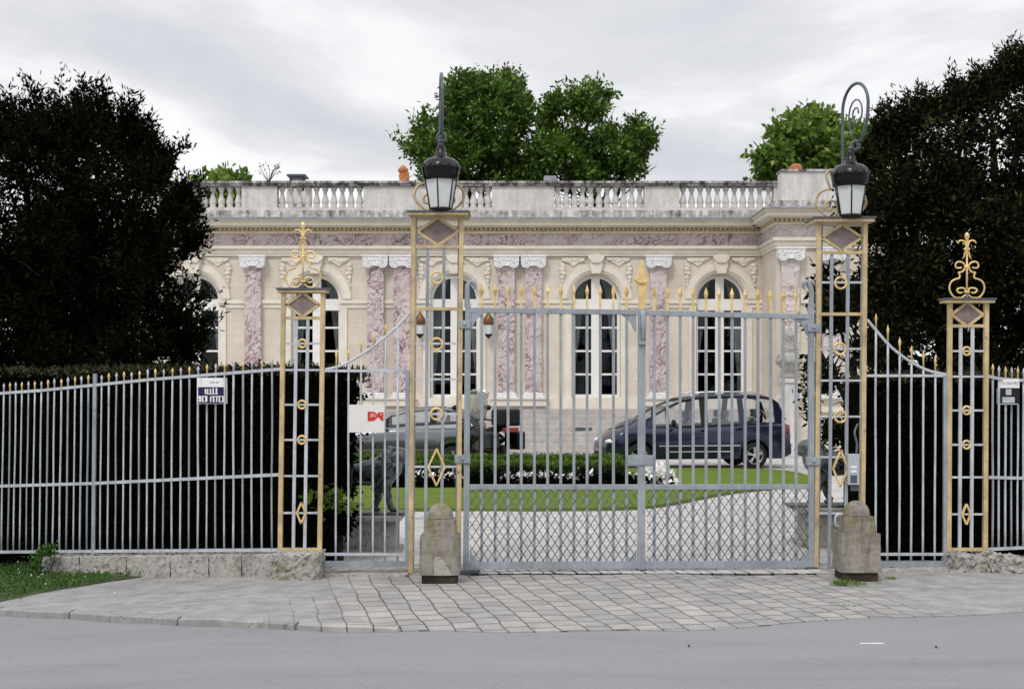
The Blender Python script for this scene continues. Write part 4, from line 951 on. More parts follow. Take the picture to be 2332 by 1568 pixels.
# ================================================================== LEFT AND RIGHT RAILINGS
def interp(pts,x):
    for (a,ya),(b,yb) in zip(pts,pts[1:]):
        if x<=b or (b,yb)==pts[-1]: return ya+(yb-ya)*(x-a)/(b-a)
tL=[(-300,920),(0,895),(90,889),(340,864),(637,840)]; mL=[(-300,1118),(0,1106),(210,1100),(637,1080)]; bL=[(-300,1258),(0,1256),(637,1251)]
def railing(label,xa,xb,top,mid,bot,bars,posts,tiph,w,leanf):
    root=thing('railing',label,'railing',F((xa+xb)/2,interp(bot,(xa+xb)/2)),'spear topped railings beside the gate'); u=PU((xa+xb)/2)
    for nm,pts in (('top_rail',top),('middle_rail',mid),('bottom_rail',bot)):
        mb=MB(); q=[F(x,interp(pts,x)) for x in [xa+(xb-xa)*i/12 for i in range(13)]]
        for a,b in zip(q,q[1:]): mb.bar(a,b+(b-a)*.004,6.5*u,.03)
        part(nm,mb,'pale',root)
    for i,x in enumerate(bars):
        tr=interp(top,x); th=tiph+random.uniform(-2,2); bar_tip(root,x,x+leanf(x),tr-th,tr,interp(bot,x),random.uniform(4.2,5.2),'pale' if i%3 else 'grey','spear' if i%2==0 else 'pale',u)
    for x in posts:
        mb=MB(); mb.bar(F(x,interp(top,x)-26),F(x+leanf(x),interp(bot,x)+8),8*u,.04); part('post',mb,'grey',root)
bl=[23,36,50,65,79.5,94.5,109.5,124,140,155,171,185.6,201.5,231.6,248,265.5,282.6,300,318,336.6,354,373,393,412,431.5,451.5,471.5,491.6,511.7,532,553.5,574,596.5,619.5]
bl=[-60,-46,-32,-18,-5,9]+bl
railing('long pale railing with gold and silver spear tips on the low stone wall, left',-90,642,tL,mL,bL,bl,[216.6],24,5.4,lambda x:-6*(1-x/637))
railing('short pale railing with spear tips at the far right, holding the black notice',2250,2480,[(2250,856),(2275,862),(2480,876)],[(2250,1086),(2480,1092)],[(2250,1250),(2332,1246),(2480,1240)],[2261,2275,2290,2304,2318,2331,2344,2357,2370,2383,2396,2409],[2422],30,4.6,lambda x:-1)
# ================================================================== SIGNS
def rectp(mb,x0,y0,x1,y1,off,t=.006,ref=None):
    ref=ref if ref is not None else (x0+x1)/2; d=D(ref)-off
    mb.box((X(x0,d),d-t,Z(y1,d)),(X(x1,d),d,Z(y0,d)))
def placed_text(root,txt,x0,y0,x1,y1,off,ref,mat):
    d=D(ref)-off; cu=bpy.data.curves.new('lettering','FONT'); cu.body=txt; cu.align_x='CENTER'; cu.align_y='CENTER'; cu.extrude=.0008
    cu.size=(Z(y0,d)-Z(y1,d))*1.35; cu.materials.append(M[mat]); t_=bpy.data.objects.new('lettering_curve',cu); C.objects.link(t_); bpy.context.view_layer.update()
    me=bpy.data.meshes.new_from_object(t_); bpy.data.objects.remove(t_); o=bpy.data.objects.new('lettering',me); C.objects.link(o); o.parent=root
    o.location=Vector((X((x0+x1)/2,d),d,Z((y0+y1)/2,d)))-ORG[root.name]; o.rotation_euler=(R(90),0,0); ORG[o.name]=Vector(0*o.location)
sx=lambda a:437.25+a*.0511; sy=lambda a:845.35+a*.0511
root=thing('street_sign','small white and navy sign with bold white lettering, hung on the left railing','street sign',F(483,920,.05)); 
mb=MB(); rectp(mb,449,860,518,919,.05,.012,483); part('board',mb,'signwhite',root,bevel=.002)
mb=MB(); rectp(mb,sx(275),sy(695),sx(1478),sy(1418),.062,.003,483); part('blue_field',mb,'signblue',root)
mb=MB()
for a in ((570,775,640,1000),(670,780,728,985),(795,770,852,985),(915,740,975,985),(1055,740,1125,985),(570,978,1160,1015)): rectp(mb,sx(a[0]),sy(a[1]),sx(a[2]),sy(a[3]),.0655,.002,483)
for a in ((290,1088,408,1200),(330,1200,408,1245),(305,1245,408,1352),(440,1088,508,1352),(592,1088,685,1352),(508,1088,592,1125),(508,1325,592,1352),
          (802,1100,862,1352),(802,1092,1428,1122),(930,1122,995,1352),(995,1320,1030,1355),(1075,1122,1130,1352),(1188,1122,1250,1362),(1352,1122,1430,1362),(1250,1332,1352,1362)): rectp(mb,sx(a[0]),sy(a[1]),sx(a[2]),sy(a[3]),.0655,.002,483)
part('lettering',mb,'signwhite',root)
placed_text(root,'2 8 9  B17',sx(700),sy(455),sx(1310),sy(530),.064,483,'ink')
mb=MB(); rectp(mb,sx(395),sy(300),sx(425),sy(610),.062,.001,483); part('crack',mb,'signgrey',root)
sx2=lambda a:2244.55+a*.0511
root=thing('notice_sign','small black notice with white header strip, hung on the far right railing','notice',F(2296,922,.05))
mb=MB(); rectp(mb,2271,863,2321,920,.05,.010,2296); part('board',mb,'signblack',root)
mb=MB(); rectp(mb,2273,862.5,2321.5,883,.062,.003,2296); part('header_strip',mb,'signwhite',root)
mb=MB(); rectp(mb,2270,884,2273,919,.062,.003,2296); rectp(mb,2273,918.5,2318,920.5,.062,.003,2296); part('edge_trim',mb,'signgrey',root)
for a in ((895,785,1145,1045),(745,1140,1290,1400)):
    mb=MB(); rectp(mb,sx2(a[0]),sy(a[1]),sx2(a[2]),sy(a[3]),.062,.003,2296); part('label_patch',mb,'signgrey',root)
placed_text(root,'2  O DXYR2',sx2(620),sy(470),sx2(1400),sy(600),.0665,2296,'ink')
root=thing('placard','blank cream placard with a small red emblem, fixed to the left side gate','placard',F(834,984,.04))
mb=MB(); rectp(mb,792,921,876,984,.03,.010,834); part('board',mb,'signcream',root,bevel=.002)
ex=lambda a:728.75+a*.1394; ey=lambda a:910.9+a*.1394; d=D(834)-.041
mb=MB()
for P in ([(780,185),(890,188),(922,215),(930,285),(885,335),(780,340)],[(930,225),(960,195),(1037,198),(1035,335),(1012,340),(955,275),(930,285)]): mb.prism([(X(ex(a),d),Z(ey(b),d)) for a,b in P],d-.003,d)
part('emblem',mb,'signred',root)
mb=MB()
for a in ((828,225,838,275),(845,220,865,228),(845,228,852,275),(862,228,868,262),(876,222,884,275),(884,222,900,228),(906,240,914,275),(814,270,850,276)): rectp(mb,ex(a[0]),ey(a[1]),ex(a[2]),ey(a[3]),.045,.002,834)
rectp(mb,ex(980),ey(226),ex(1008),ey(240),.045,.002,834)
part('lettering',mb,'signcream',root)
# intercom on the right lamp pillar
d=D(1941)-.05; root=thing('intercom','grey intercom box with buttons and grille beside the right lamp pillar','intercom',(X(1941,d),d,Z(1110,d)))
mb=MB(); mb.box((X(1930,d),d-.03,Z(1103,d)),(X(1956,d),d+.04,Z(1033,d))); part('housing',mb,'box',root,bevel=.006)
mb=MB()
for y in (1060,1070): mb.box((X(1936,d),d-.036,Z(y+5,d)),(X(1949,d),d-.029,Z(y,d)))
part('button',mb,'signwhite',root)
mb=MB(); mb.box((X(1935,d),d-.034,Z(1098,d)),(X(1950,d),d-.029,Z(1081,d))); part('grille',mb,'iron',root)
mb=MB(); mb.tube(catmull([(X(1950,d),d,Z(1034,d)),(X(1952,d),d+.01,Z(1010,d)),(X(1948,d),d+.03,Z(985,d)),(X(1958,d),d+.08,Z(965,d))],5),.012,6); part('mounting_arm',mb,'iron',root)
mb=MB(); mb.box((X(1938,d),d-.0,Z(1117,d)),(X(1956,d),d+.035,Z(1104,d))); part('base_bracket',mb,'iron',root)
# ================================================================== LOW STONE WALL, BOLLARDS
def rockbox(mb,x0,x1,y0,y1,z0,z1,j=.012,n=(8,3,4)):
    nx,ny,nz=n; idx={}; vs=[]; fs=[]
    def key(i,j_,k): 
        if (i,j_,k) not in idx:
            p=Vector((x0+(x1-x0)*i/nx,y0+(y1-y0)*j_/ny,z0(x0+(x1-x0)*i/nx)+(z1(x0+(x1-x0)*i/nx)-z0(x0+(x1-x0)*i/nx))*k/nz))
            e=sum((i in(0,nx),j_ in(0,ny),k in(0,nz)))
            p+=Vector([random.uniform(-j,j) for _ in range(3)])
            if e>=2: p=p*1+ (Vector(((x0+x1)/2,(y0+y1)/2,p.z))-p)*(.02)*random.random()+Vector((0,0,-j*random.random()*(k==nz)))
            idx[(i,j_,k)]=len(vs); vs.append(p)
        return idx[(i,j_,k)]
    for i in range(nx):
        for k in range(nz):
            fs.append((key(i,0,k),key(i+1,0,k),key(i+1,0,k+1),key(i,0,k+1))); fs.append((key(i+1,ny,k),key(i,ny,k),key(i,ny,k+1),key(i+1,ny,k+1)))
        for j_ in range(ny): fs.append((key(i,j_,nz),key(i+1,j_,nz),key(i+1,j_+1,nz),key(i,j_+1,nz)))
    for j_ in range(ny):
        for k in range(nz):
            fs.append((key(0,j_+1,k),key(0,j_,k),key(0,j_,k+1),key(0,j_+1,k+1))); fs.append((key(nx,j_,k),key(nx,j_+1,k),key(nx,j_+1,k+1),key(nx,j_,k+1)))
    mb.add(vs,fs,False)
root=thing('low_stone_wall','long low wall of weathered limestone blocks under the left railing','wall',F(400,1300))
cuts=[104,190,296,395,482,556,633]
for a,b in zip(cuts,cuts[1:]):
    pa,pb=F(a,0),F(b,0); mb=MB(); ym=(pa.y+pb.y)/2-.13
    nx=int((pb.x-pa.x)/.035)+2
    fy=lambda x:0
    # follow the line of the railing by skewing
    rockbox(mb,pa.x+.003,pb.x-.003,0,.32,lambda x:gz(x,14)-.12,lambda x:F(interp([(pa.x,a),(pb.x,b)],x),interp([(0,1266),(637,1259)],interp([(pa.x,a),(pb.x,b)],x))).z,.007,(nx,6,8))
    sl_=(pb.y-pa.y)/(pb.x-pa.x); mb.v=[(x,y+pa.y-.14+(x-pa.x)*sl_,z) for x,y,z in mb.v]
    part('stone_block',mb,'oldstone',root)
root=thing('pillar_plinth','squat mossy limestone block carrying the left short pillar','stone block',F(684,1315,.2)); a,b=F(632,0),F(736,0)
mb=MB(); rockbox(mb,a.x,b.x,13.50,13.98,lambda x:-.05,lambda x:Z(1260,13.55),.013,(20,12,10)); part('plinth_stone',mb,'oldstone',root)
root=thing('pillar_plinth','broken rubble block carrying the right short pillar','stone block',F(2220,1295,.2))
for i,(xa,xb_,z1) in enumerate(((2156,2196,1263),(2194,2232,1266),(2230,2262,1262),(2258,2296,1268))):
    a,b=F(xa,0),F(xb_,0); mb=MB(); rockbox(mb,a.x,b.x,14.08-.02*(i%2),14.50,lambda x:-.08,lambda x:Z(z1,14.15)+.012*math.sin(x*19),.022,(8,8,7)); part('rubble_stone',mb,'oldstone',root)
def bollard(px,yb,label,lean=0,ring=False):
    g=G(px,yb); d=g.y+.17; root=thing('bollard',label,'bollard',(X(px,d),d,0),'domed stone bollards at the gate')
    u=(d-.17)/F0; s=u*.985; x=X(px,d)
    def frus(w0,w1,z0,z1,n=6,j=.003):
        mb=MB(); secs=[]
        for i in range(n+1):
            t=i/n; w=(w0+(w1-w0)*t); z=z0+(z1-z0)*t; ch=.018; q=[]
            for sx_,sy_ in ((-1,-1),(1,-1),(1,1),(-1,1)):
                a=(sx_*w,sy_*(w-ch)) ; b=(sx_*(w-ch),sy_*w); q+= [a,b] if sx_*sy_<0 else [b,a]
            q=[(-w,-(w-ch)),(-(w-ch),-w),(-w*.3,-w),(w*.3,-w),((w-ch),-w),(w,-(w-ch)),(w,-w*.3),(w,w*.3),(w,w-ch),(w-ch,w),(0,w),(-(w-ch),w),(-w,w-ch),(-w,0)]
            secs.append([(x+a+random.uniform(-j,j),d+b+random.uniform(-j,j),z+random.uniform(-j,j)*(0<i<n)) for a,b in q])
        mb.loft(secs,False); return mb
    k=s; h=lambda y:(yb-y)*k
    part('foot',frus(41*k,41*k,-.03,h(yb-22),2,.004),'footstone',root)
    part('lower_block',frus(47*k,45.5*k,h(yb-20),h(yb-109),8,.004),'bollard',root)
    part('upper_block',frus(38.5*k,34.5*k,h(yb-109)+.001,h(yb-147),5,.003),'bollard',root)
    mb=MB(); r=31*k; mb.lathe([(r*1.02,h(yb-147)),(r*1.02,h(yb-150))]+[(r*math.cos(a),h(yb-151)+r*1.02*math.sin(a)) for a in [math.pi/2*i/10 for i in range(11)]],(x,d,0),28); part('dome',mb,'bollard',root)
    if ring:
        mb=MB(); mb.tube(catmull([(x-36*k,d-.05,h(yb-150)),(x-46*k,d-.07,h(yb-152)),(x-53*k,d-.07,h(yb-143)),(x-51*k,d-.06,h(yb-128)),(x-42*k,d-.05,h(yb-122))],5),.012,7); part('iron_loop',mb,'pale',root)
    return root
bollard(1003,1328,'domed stone bollard with an arch shaped scar, left of the gate')
bollard(1950,1322,'mossy domed stone bollard with an iron loop, right of the gate',ring=True)
# ================================================================== TREES
def tree(name,label,cat,base,tops,r0,V,mat,group=None,sub=6,V2=None):
    root=thing(name,label,cat,base,group); limbs(root,base,tops,r0,sub=sub); quadmesh('crown',V,mat,root); return root
# left yew
d=19.5
b1=polyblobs([(-400,300),(-100,250),(0,270),(60,255),(150,250),(240,258),(300,280),(340,335),(360,410),(430,430),(455,475),(450,560),(425,620),(430,700),(425,780),(440,860),(440,1000),(-400,1000)],330,26,62,d,1.6,1.15)
s1=spires([(14,208,5,354,30),(40,231,45,334,16),(72,188,78,344,30),(105,224,105,334,16),(145,182,140,344,28),(187,178,190,344,30),(216,196,214,314,16),(240,199,240,324,20),(262,231,265,334,14),(293,221,290,354,32),(312,244,315,354,16),(338,266,325,374,22),(350,301,335,384,16),(376,324,350,414,18),(440,317,340,414,20),(390,356,350,434,18),(436,400,400,494,26),(456,416,430,514,18),(468,524,430,574,18),(462,764,420,814,18),(-60,216,-70,344,40),(-140,226,-140,354,46)],d)
V=np.concatenate([crown(b1,21000,9,.26,.11,.042,.5,holes=130,hr=.17,shell=.5,spread=.5),crown(s1,4600,9,.20,.10,.036,1.2,shell=.6,spread=.4)])
V=carve(V,[(140,345,14),(152,362,12),(162,395,16),(150,420,16),(128,415,12),(170,372,12),(30,300,10),(45,350,13),(20,375,14),(50,395,12),(62,330,9),(0,420,14),(210,310,12),(222,330,10),(300,325,12),(308,310,8),(100,360,10),(250,350,8),(85,395,9),(200,360,9),(15,330,9),(70,300,7),(110,300,7),(165,300,7),(60,430,9),(270,380,8),(25,250,6),(50,240,7),(120,330,8),(335,340,8)],19.5,.10)
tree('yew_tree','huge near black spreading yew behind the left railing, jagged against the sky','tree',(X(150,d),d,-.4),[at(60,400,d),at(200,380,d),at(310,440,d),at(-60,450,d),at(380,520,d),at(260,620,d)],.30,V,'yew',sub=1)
# right dark tree
d=19.0
b1=polyblobs([(1962,420),(1985,358),(2030,308),(2085,273),(2170,243),(2230,208),(2290,168),(2360,148),(2480,138),(2700,268),(2700,1000),(2010,1000),(1985,900),(2010,820),(1975,700),(1985,600),(1960,520)],300,26,60,d,1.5,1.0)
s1=spires([(1950,347,1985,390,16),(1990,280,2020,330,18),(2012,252,2035,310,16),(2045,234,2065,300,18),(2082,218,2095,280,18),(2120,210,2130,270,16),(2170,184,2175,250,20),(2190,197,2200,250,14),(2228,162,2230,230,20),(2250,172,2260,220,14),(2278,130,2285,200,22),(2300,105,2305,180,18),(2330,110,2335,180,20),(2375,92,2380,180,30),(1945,532,1985,540,14),(1950,652,1990,650,14)],d)
V=np.concatenate([crown(b1,19500,9,.25,.10,.045,.35,holes=120,hr=.15,shell=.5,spread=.6),crown(s1,2600,9,.20,.09,.036,1.0,shell=.6,spread=.45)])
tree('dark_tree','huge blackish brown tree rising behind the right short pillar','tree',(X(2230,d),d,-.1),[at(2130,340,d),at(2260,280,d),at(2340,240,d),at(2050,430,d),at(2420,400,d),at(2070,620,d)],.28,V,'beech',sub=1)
# dark ivy clad bush in front of the bay
d=31
V=crown(pxblobs([(1880,800,36),(1905,720,40),(1945,840,45),(1930,700,40),(1860,735,18),(1850,800,16),(1900,900,50),(1950,930,50),(1885,940,30),(1955,760,40),(1870,660,14),(1990,800,60),(2010,900,70),(1890,640,18),(1878,870,24),(1897,965,24),(1925,985,28)],d,.8),2300,8,.36,.19,.11,.1,holes=14,hr=.45,shell=.6)
tree('ivy_tree','dark leafy climber covered tree in front of the right bay','tree',(X(1960,d),d,0),[at(1905,720,d),at(1950,700,d),at(1890,800,d),at(1860,780,d)],.16,V,'beech')
# trees behind the palace
d=58
b=polyblobs([(965,412),(945,370),(925,340),(902,316),(955,300),(975,258),(1030,238),(1046,176),(1100,186),(1165,168),(1196,222),(1244,232),(1256,300),(1240,412)],88,12,32,d,2.6)+spires([(906,316,960,350,10),(1048,172,1060,230,12),(1092,172,1100,230,12),(1168,164,1160,220,14),(968,258,985,300,12)],d)
tree('green_tree','bushy green tree behind the palace roof, just right of the left lantern','tree',(X(1120,d),d,0),[at(1100,230,d),at(1180,240,d),at(1000,320,d),at(1150,300,d),at(1220,330,d),at(1060,300,d)],.34,crown(b,6800,8,.46,.24,.15,.3,holes=120,hr=.32,shell=.5,spread=.9),'green','trees behind the palace',sub=9)
d=56
b=polyblobs([(1235,412),(1225,250),(1262,205),(1290,215),(1335,186),(1392,210),(1372,262),(1420,262),(1474,284),(1455,325),(1436,350),(1452,375),(1430,412)],62,11,27,d,2.2)+spires([(1340,185,1345,240,14),(1388,208,1375,240,10),(1472,282,1440,300,10),(1258,205,1262,250,9),(1446,372,1420,380,9)],d)
tree('green_tree','looser green tree with visible branches behind the middle of the palace roof','tree',(X(1330,d),d,0),[at(1340,215,d),at(1400,290,d),at(1440,310,d),at(1280,270,d),at(1360,330,d),at(1300,330,d),at(1420,370,d),at(1375,235,d)],.26,crown(b,3700,8,.44,.24,.15,.3,holes=80,hr=.28,shell=.55,spread=.9),'green','trees behind the palace',sub=10)
d=54
b=polyblobs([(1745,412),(1732,380),(1706,352),(1760,330),(1765,292),(1815,255),(1870,262),(1935,262),(1990,270),(2000,330),(1960,412)],58,12,26,d,1.8)+spires([(1708,352,1750,360,9),(1822,255,1830,300,12),(1762,292,1785,320,10),(1750,412,1765,380,10)],d)
tree('light_green_tree','pale yellowish green tree behind the raised parapet block, right of the roof','tree',(X(1860,d),d,0),[at(1850,290,d),at(1910,290,d),at(1790,330,d),at(1740,350,d),at(1880,350,d)],.2,crown(b,3000,8,.40,.30,.22,.2,holes=26,hr=.35,shell=.6,spread=.9),'light','trees behind the palace',sub=5)
d=52
V=crown(pxblobs([(480,450,30),(520,455,30),(540,440,20),(500,470,30)],d,.8),260,8,.6,.4,.3,.2)
tree('green_tree','low green treetop seen between the balusters, beside the big yew','tree',(X(505,d),d,0),[at(500,445,d),at(530,450,d)],.2,V,'light','trees behind the palace')
# ================================================================== HEDGES
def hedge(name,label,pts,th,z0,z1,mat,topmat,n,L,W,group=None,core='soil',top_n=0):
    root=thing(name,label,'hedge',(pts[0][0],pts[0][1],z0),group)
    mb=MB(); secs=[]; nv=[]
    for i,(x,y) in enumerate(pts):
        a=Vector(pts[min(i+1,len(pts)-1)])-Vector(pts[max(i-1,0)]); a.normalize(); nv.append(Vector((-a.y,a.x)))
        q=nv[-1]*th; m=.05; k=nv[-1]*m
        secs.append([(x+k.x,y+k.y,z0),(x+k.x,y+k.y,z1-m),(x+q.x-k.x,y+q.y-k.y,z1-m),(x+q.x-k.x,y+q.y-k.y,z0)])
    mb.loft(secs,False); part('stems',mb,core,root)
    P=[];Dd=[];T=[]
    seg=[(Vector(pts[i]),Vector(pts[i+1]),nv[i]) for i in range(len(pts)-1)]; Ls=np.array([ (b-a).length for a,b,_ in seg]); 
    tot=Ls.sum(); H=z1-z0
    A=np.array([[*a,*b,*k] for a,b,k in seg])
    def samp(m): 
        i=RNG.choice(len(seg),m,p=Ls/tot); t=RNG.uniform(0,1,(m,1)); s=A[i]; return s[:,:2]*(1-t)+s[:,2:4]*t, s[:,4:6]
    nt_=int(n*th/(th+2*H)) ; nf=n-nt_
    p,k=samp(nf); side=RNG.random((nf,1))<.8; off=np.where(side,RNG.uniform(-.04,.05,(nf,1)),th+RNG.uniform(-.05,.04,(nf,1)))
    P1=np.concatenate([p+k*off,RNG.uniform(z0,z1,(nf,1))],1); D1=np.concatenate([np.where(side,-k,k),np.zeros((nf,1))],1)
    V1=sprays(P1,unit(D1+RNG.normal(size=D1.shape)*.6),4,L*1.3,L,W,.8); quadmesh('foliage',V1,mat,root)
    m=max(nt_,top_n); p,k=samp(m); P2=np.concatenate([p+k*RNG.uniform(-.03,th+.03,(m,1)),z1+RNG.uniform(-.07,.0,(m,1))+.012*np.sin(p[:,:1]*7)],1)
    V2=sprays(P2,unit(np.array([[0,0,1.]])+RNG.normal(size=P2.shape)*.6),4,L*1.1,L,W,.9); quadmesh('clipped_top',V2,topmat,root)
    return root
hp=[]
for px in (-500,-300,-100,100,300,500,640,755): dd=D(px)+.75; hp.append((X(px,dd),dd))
hedge('tall_hedge','tall black clipped hedge with lighter brown top behind the left railing',hp,1.1,-.5,2.10,'darkhedge','hedgetop',15000,.06,.035,'tall hedges behind the railings',top_n=6500)
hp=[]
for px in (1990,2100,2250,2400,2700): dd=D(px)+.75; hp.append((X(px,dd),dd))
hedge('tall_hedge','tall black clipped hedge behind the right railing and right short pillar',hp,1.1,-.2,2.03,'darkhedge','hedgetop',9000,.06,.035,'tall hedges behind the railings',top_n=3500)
y=26.2; hedge('box_hedge','bright topped box hedge behind the white flowers, nearest of the two low ones',[(X(q,y),y) for q in (640,900,1200,1425)],.95,0,.455,'boxshade','boxgreen',9000,.05,.035,'low box hedges in the court',top_n=7000)
y=28.5; hedge('box_hedge','bright topped box hedge at the foot of the steps, farther of the two low ones',[(X(q,y),y) for q in (640,900,1150,1420)],.8,0,.47,'boxshade','boxgreen',5000,.05,.035,'low box hedges in the court',top_n=4500)
# leafy shrub at the end of the left hedge, by the lion
d=14.7
V=np.concatenate([crown(pxblobs([(770,900,26),(775,960,30),(765,1040,30),(775,1100,24),(760,870,18),(790,880,16),(770,1180,28),(745,1000,30),(745,1140,30)],d,.9),1300,6,.10,.085,.05,.1,shell=.8)])
tree('dark_shrub','dark glossy leaved shrub between the left hedge and the lion statue','shrub',(X(765,d),d,-.02),[at(765,900,d),at(775,1000,d),at(770,1060,d)],.03,V,'darkhedge')
V=crown(pxblobs([(760,1140,20),(782,1150,12),(715,1142,12),(745,1130,12)],14.5,.9),38,5,.10,.11,.06,.6,shell=.8)
tree('young_shrub','small bright green sprouting shrub at the foot of the dark one','shrub',(X(770,14.5),14.5,0),[at(770,1150,14.5),at(790,1150,14.5)],.012,V,'light')
# flower bed
y=25.75
def petals(n,x0,x1,y0,y1,z0,z1,L):
    P=np.stack([RNG.uniform(x0,x1,n),RNG.uniform(y0,y1,n),RNG.uniform(z0,z1,n)],1); c=np.array([(math.sin(a*2.3)+math.sin(a*5.1+1)) for a in P[:,0]]); P=P[c>-.4]
    return sprays(P,unit(RNG.normal(size=P.shape)+np.array([0,-.3,.8])),5,.08,L,L*.7,1.0)
root=thing('flower_bed','strip of white bedding flowers in dark foliage before the box hedge','flowers',(X(1200,y),y,0),kind='stuff')
quadmesh('blossom',np.concatenate([petals(260,X(940,y),X(1455,y),y,y+.4,.13,.25,.10),petals(260,X(1465,y),X(1528,y),y-.1,y+.9,.05,.33,.13)]),'petal',root)
P=np.stack([RNG.uniform(X(900,y),X(1530,y),2600),RNG.uniform(y-.15,y+.45,2600),RNG.uniform(.06,.20,2600)],1); quadmesh('foliage',sprays(P,unit(RNG.normal(size=P.shape)+np.array([0,0,.8])),4,.08,.08,.05,.9),'darkhedge',root)
mb=MB(); mb.box((X(880,y),y-.25,.0),(X(1535,y),y+.9,.075)); part('soil',mb,'soil',root)
# ================================================================== VERGE, WEEDS
vg=[(-500,1306),(0,1285),(100,1288),(200,1297),(325,1313),(260,1322),(200,1333),(100,1350),(0,1371),(-500,1420)]
vp=[G(a,b) for a,b in vg]
mb=MB(); mb.add([p+Vector((0,0,.012)) for p in vp],[tuple(range(len(vp)))[::-1]]); 
root=thing('verge_grass','bright green verge of grass and clover with white daisies, left corner','grass',G(100,1330),kind='stuff')
def vz(x,y): return gz(x,y)+.008
# leaves over the verge by rejection
poly=[(p.x,p.y) for p in vp]
def inside(x,y):
    c=False; n=len(poly)
    for i in range(n):
        x1,y1=poly[i]; x2,y2=poly[i-1]
        if (y1>y)!=(y2>y) and x<(x2-x1)*(y-y1)/(y2-y1)+x1: c=not c
    return c
mnx=min(p[0] for p in poly); mxx=max(p[0] for p in poly); mny=min(p[1] for p in poly); mxy=max(p[1] for p in poly)
pts=[]
while len(pts)<9000:
    x=random.uniform(mnx,mxx); yy=random.uniform(mny,mxy)
    if inside(x+random.gauss(0,.03),yy+random.gauss(0,.05)): pts.append((x,yy,vz(x,yy)+.004))
P=np.array(pts); hh=.6+.4*np.sin(P[:,:1]*3.1+P[:,1:2]*2)
quadmesh('blades',np.concatenate([leaves(P,unit(RNG.normal(size=P.shape)*.5+np.array([0,0,1.])),.075*hh+.02,.009),sprays(P[:5200]+np.array([0,0,.015]),unit(RNG.normal(size=P[:5200].shape)*.6+np.array([0,0,1.])),4,.045,.026,.018,1.1)]),'vergeleaf',root)
Q=P[RNG.choice(len(P),60)]+np.array([0,0,.065]); quadmesh('daisies',sprays(Q,unit(RNG.normal(size=Q.shape)*.3+np.array([0,0,1.])),6,.01,.016,.012,1.6),'petal',root)
mb=MB(); n=len(vp); mb.add([p+Vector((0,0,.006+.0)) for p in vp],[tuple(reversed(range(n)))]); part('turf',mb,'earth',root)
# climbing plant at the end of the low wall
V=np.concatenate([sprays(np.array([at(a+random.gauss(0,5),b+random.gauss(0,6),15.05+random.gauss(0,.04)) for a,b in ((118,1244),(108,1248),(98,1254),(92,1262),(84,1272),(80,1284),(78,1294),(75,1300),(112,1256)) for _ in range(16)]),unit(RNG.normal(size=(144,3))),4,.06,.045,.03,1.0)])
tree('ivy_plant','small green ivy creeping up the left end of the low wall','ivy',(X(80,15.05),15.05,-.25),[at(95,1256,15.05),at(116,1246,15.05)],.012,V,'vergeleaf')
def weed(px,py,label,n,h,w,mat='light'):
    g=G(px,py); P=np.array([(g.x+random.gauss(0,w),g.y+random.gauss(0,w*.7),g.z+.002) for _ in range(n)]); o=quadmesh('weed',leaves(P,unit(RNG.normal(size=P.shape)*.6+np.array([0,0,1.])),h,h*.28),mat,loc=g); tag(o,label,'weed','weeds in the paving')
weed(1917,1330,'green tuft of weeds at the left foot of the mossy bollard',170,.05,.05); weed(1954,1331,'sparse green weeds just right of the mossy bollard foot',80,.035,.05); weed(2030,1318,'small weed tuft right of the mossy bollard, near the side gate',70,.03,.035)
weed(1998,1327,'tiny flat weed patch between the mossy bollard and its neighbour tuft',50,.02,.05); weed(1930,1380,'small weeds low in the paving below the mossy bollard',50,.018,.05); weed(1461,1311,'mossy sprigs around the drop bolt at the middle of the gate',60,.018,.06)
weed(2310,1283,'leafy green weeds beside the rubble block at the far right',380,.07,.11,'vergeleaf')
# plants on the parapet
for (px,hh,nn,lab) in ((530,8,14,'tiny weed sprouting on the parapet close to the yew'),(547,10,26,'low green weed on the parapet left of the twiggy one'),(612,40,60,'tall bare twiggy weed growing on the parapet beside the roof vent'),(498,9,12,'short stalked weed at the left end of the parapet'),(1697,10,14,'small weed on the parapet near the raised block')):
    d=41.1; b=at(px,412,d); root=thing('parapet_weed',lab,'weed',b,'weeds on the parapet'); mb=MB(); ends=[]
    for i in range(4 if hh<30 else 9):
        e=b+Vector((random.uniform(-1,1)*hh*d/F0*(.7 if hh>30 else .9),random.uniform(-.1,.2),random.uniform(.55,1)*hh*d/F0)); m=b.lerp(e,.5)+Vector((random.uniform(-.05,.05),0,.03)); mb.tube([b-Vector((0,0,.05)),m,e],[.012,.009,.004],5); ends+= [e,m.lerp(e,.5),m.lerp(e,.75)]
    part('stem',mb,'bark',root); P=np.array([ends[i%len(ends)] for i in range(nn)])+RNG.normal(size=(nn,3))*.03; quadmesh('leaf_cluster',leaves(P,unit(RNG.normal(size=P.shape)),.07,.045),'green',root)
# small things on the ground
g=G(1985,1465,-.008); mb=MB(); mb.prism([(g.x-.10,g.z),(g.x+.10,g.z),(g.x+.085,g.z+.006),(g.x-.085,g.z+.006)],g.y-.012,g.y+.012); tag(part('paint_dash',mb,'white',loc=g),'short pale paint dash on the asphalt in the right foreground','road mark')
for px,py,l in ((1569,1472,'small dark pebble lying on the road, left one'),(2132,1474,'small dark pebble on the road right of the pale paint dash'),(261,1351,'pale stone chip lying on the pavement beside the verge')):
    g=G(px,py,-.008 if py>1400 else 0); mb=MB(); mb.ell(g+Vector((0,0,.008)),(.011,.009,.007),7,5); tag(part('pebble',mb,'rubber' if py>1400 else 'white',loc=g),l,'pebble')
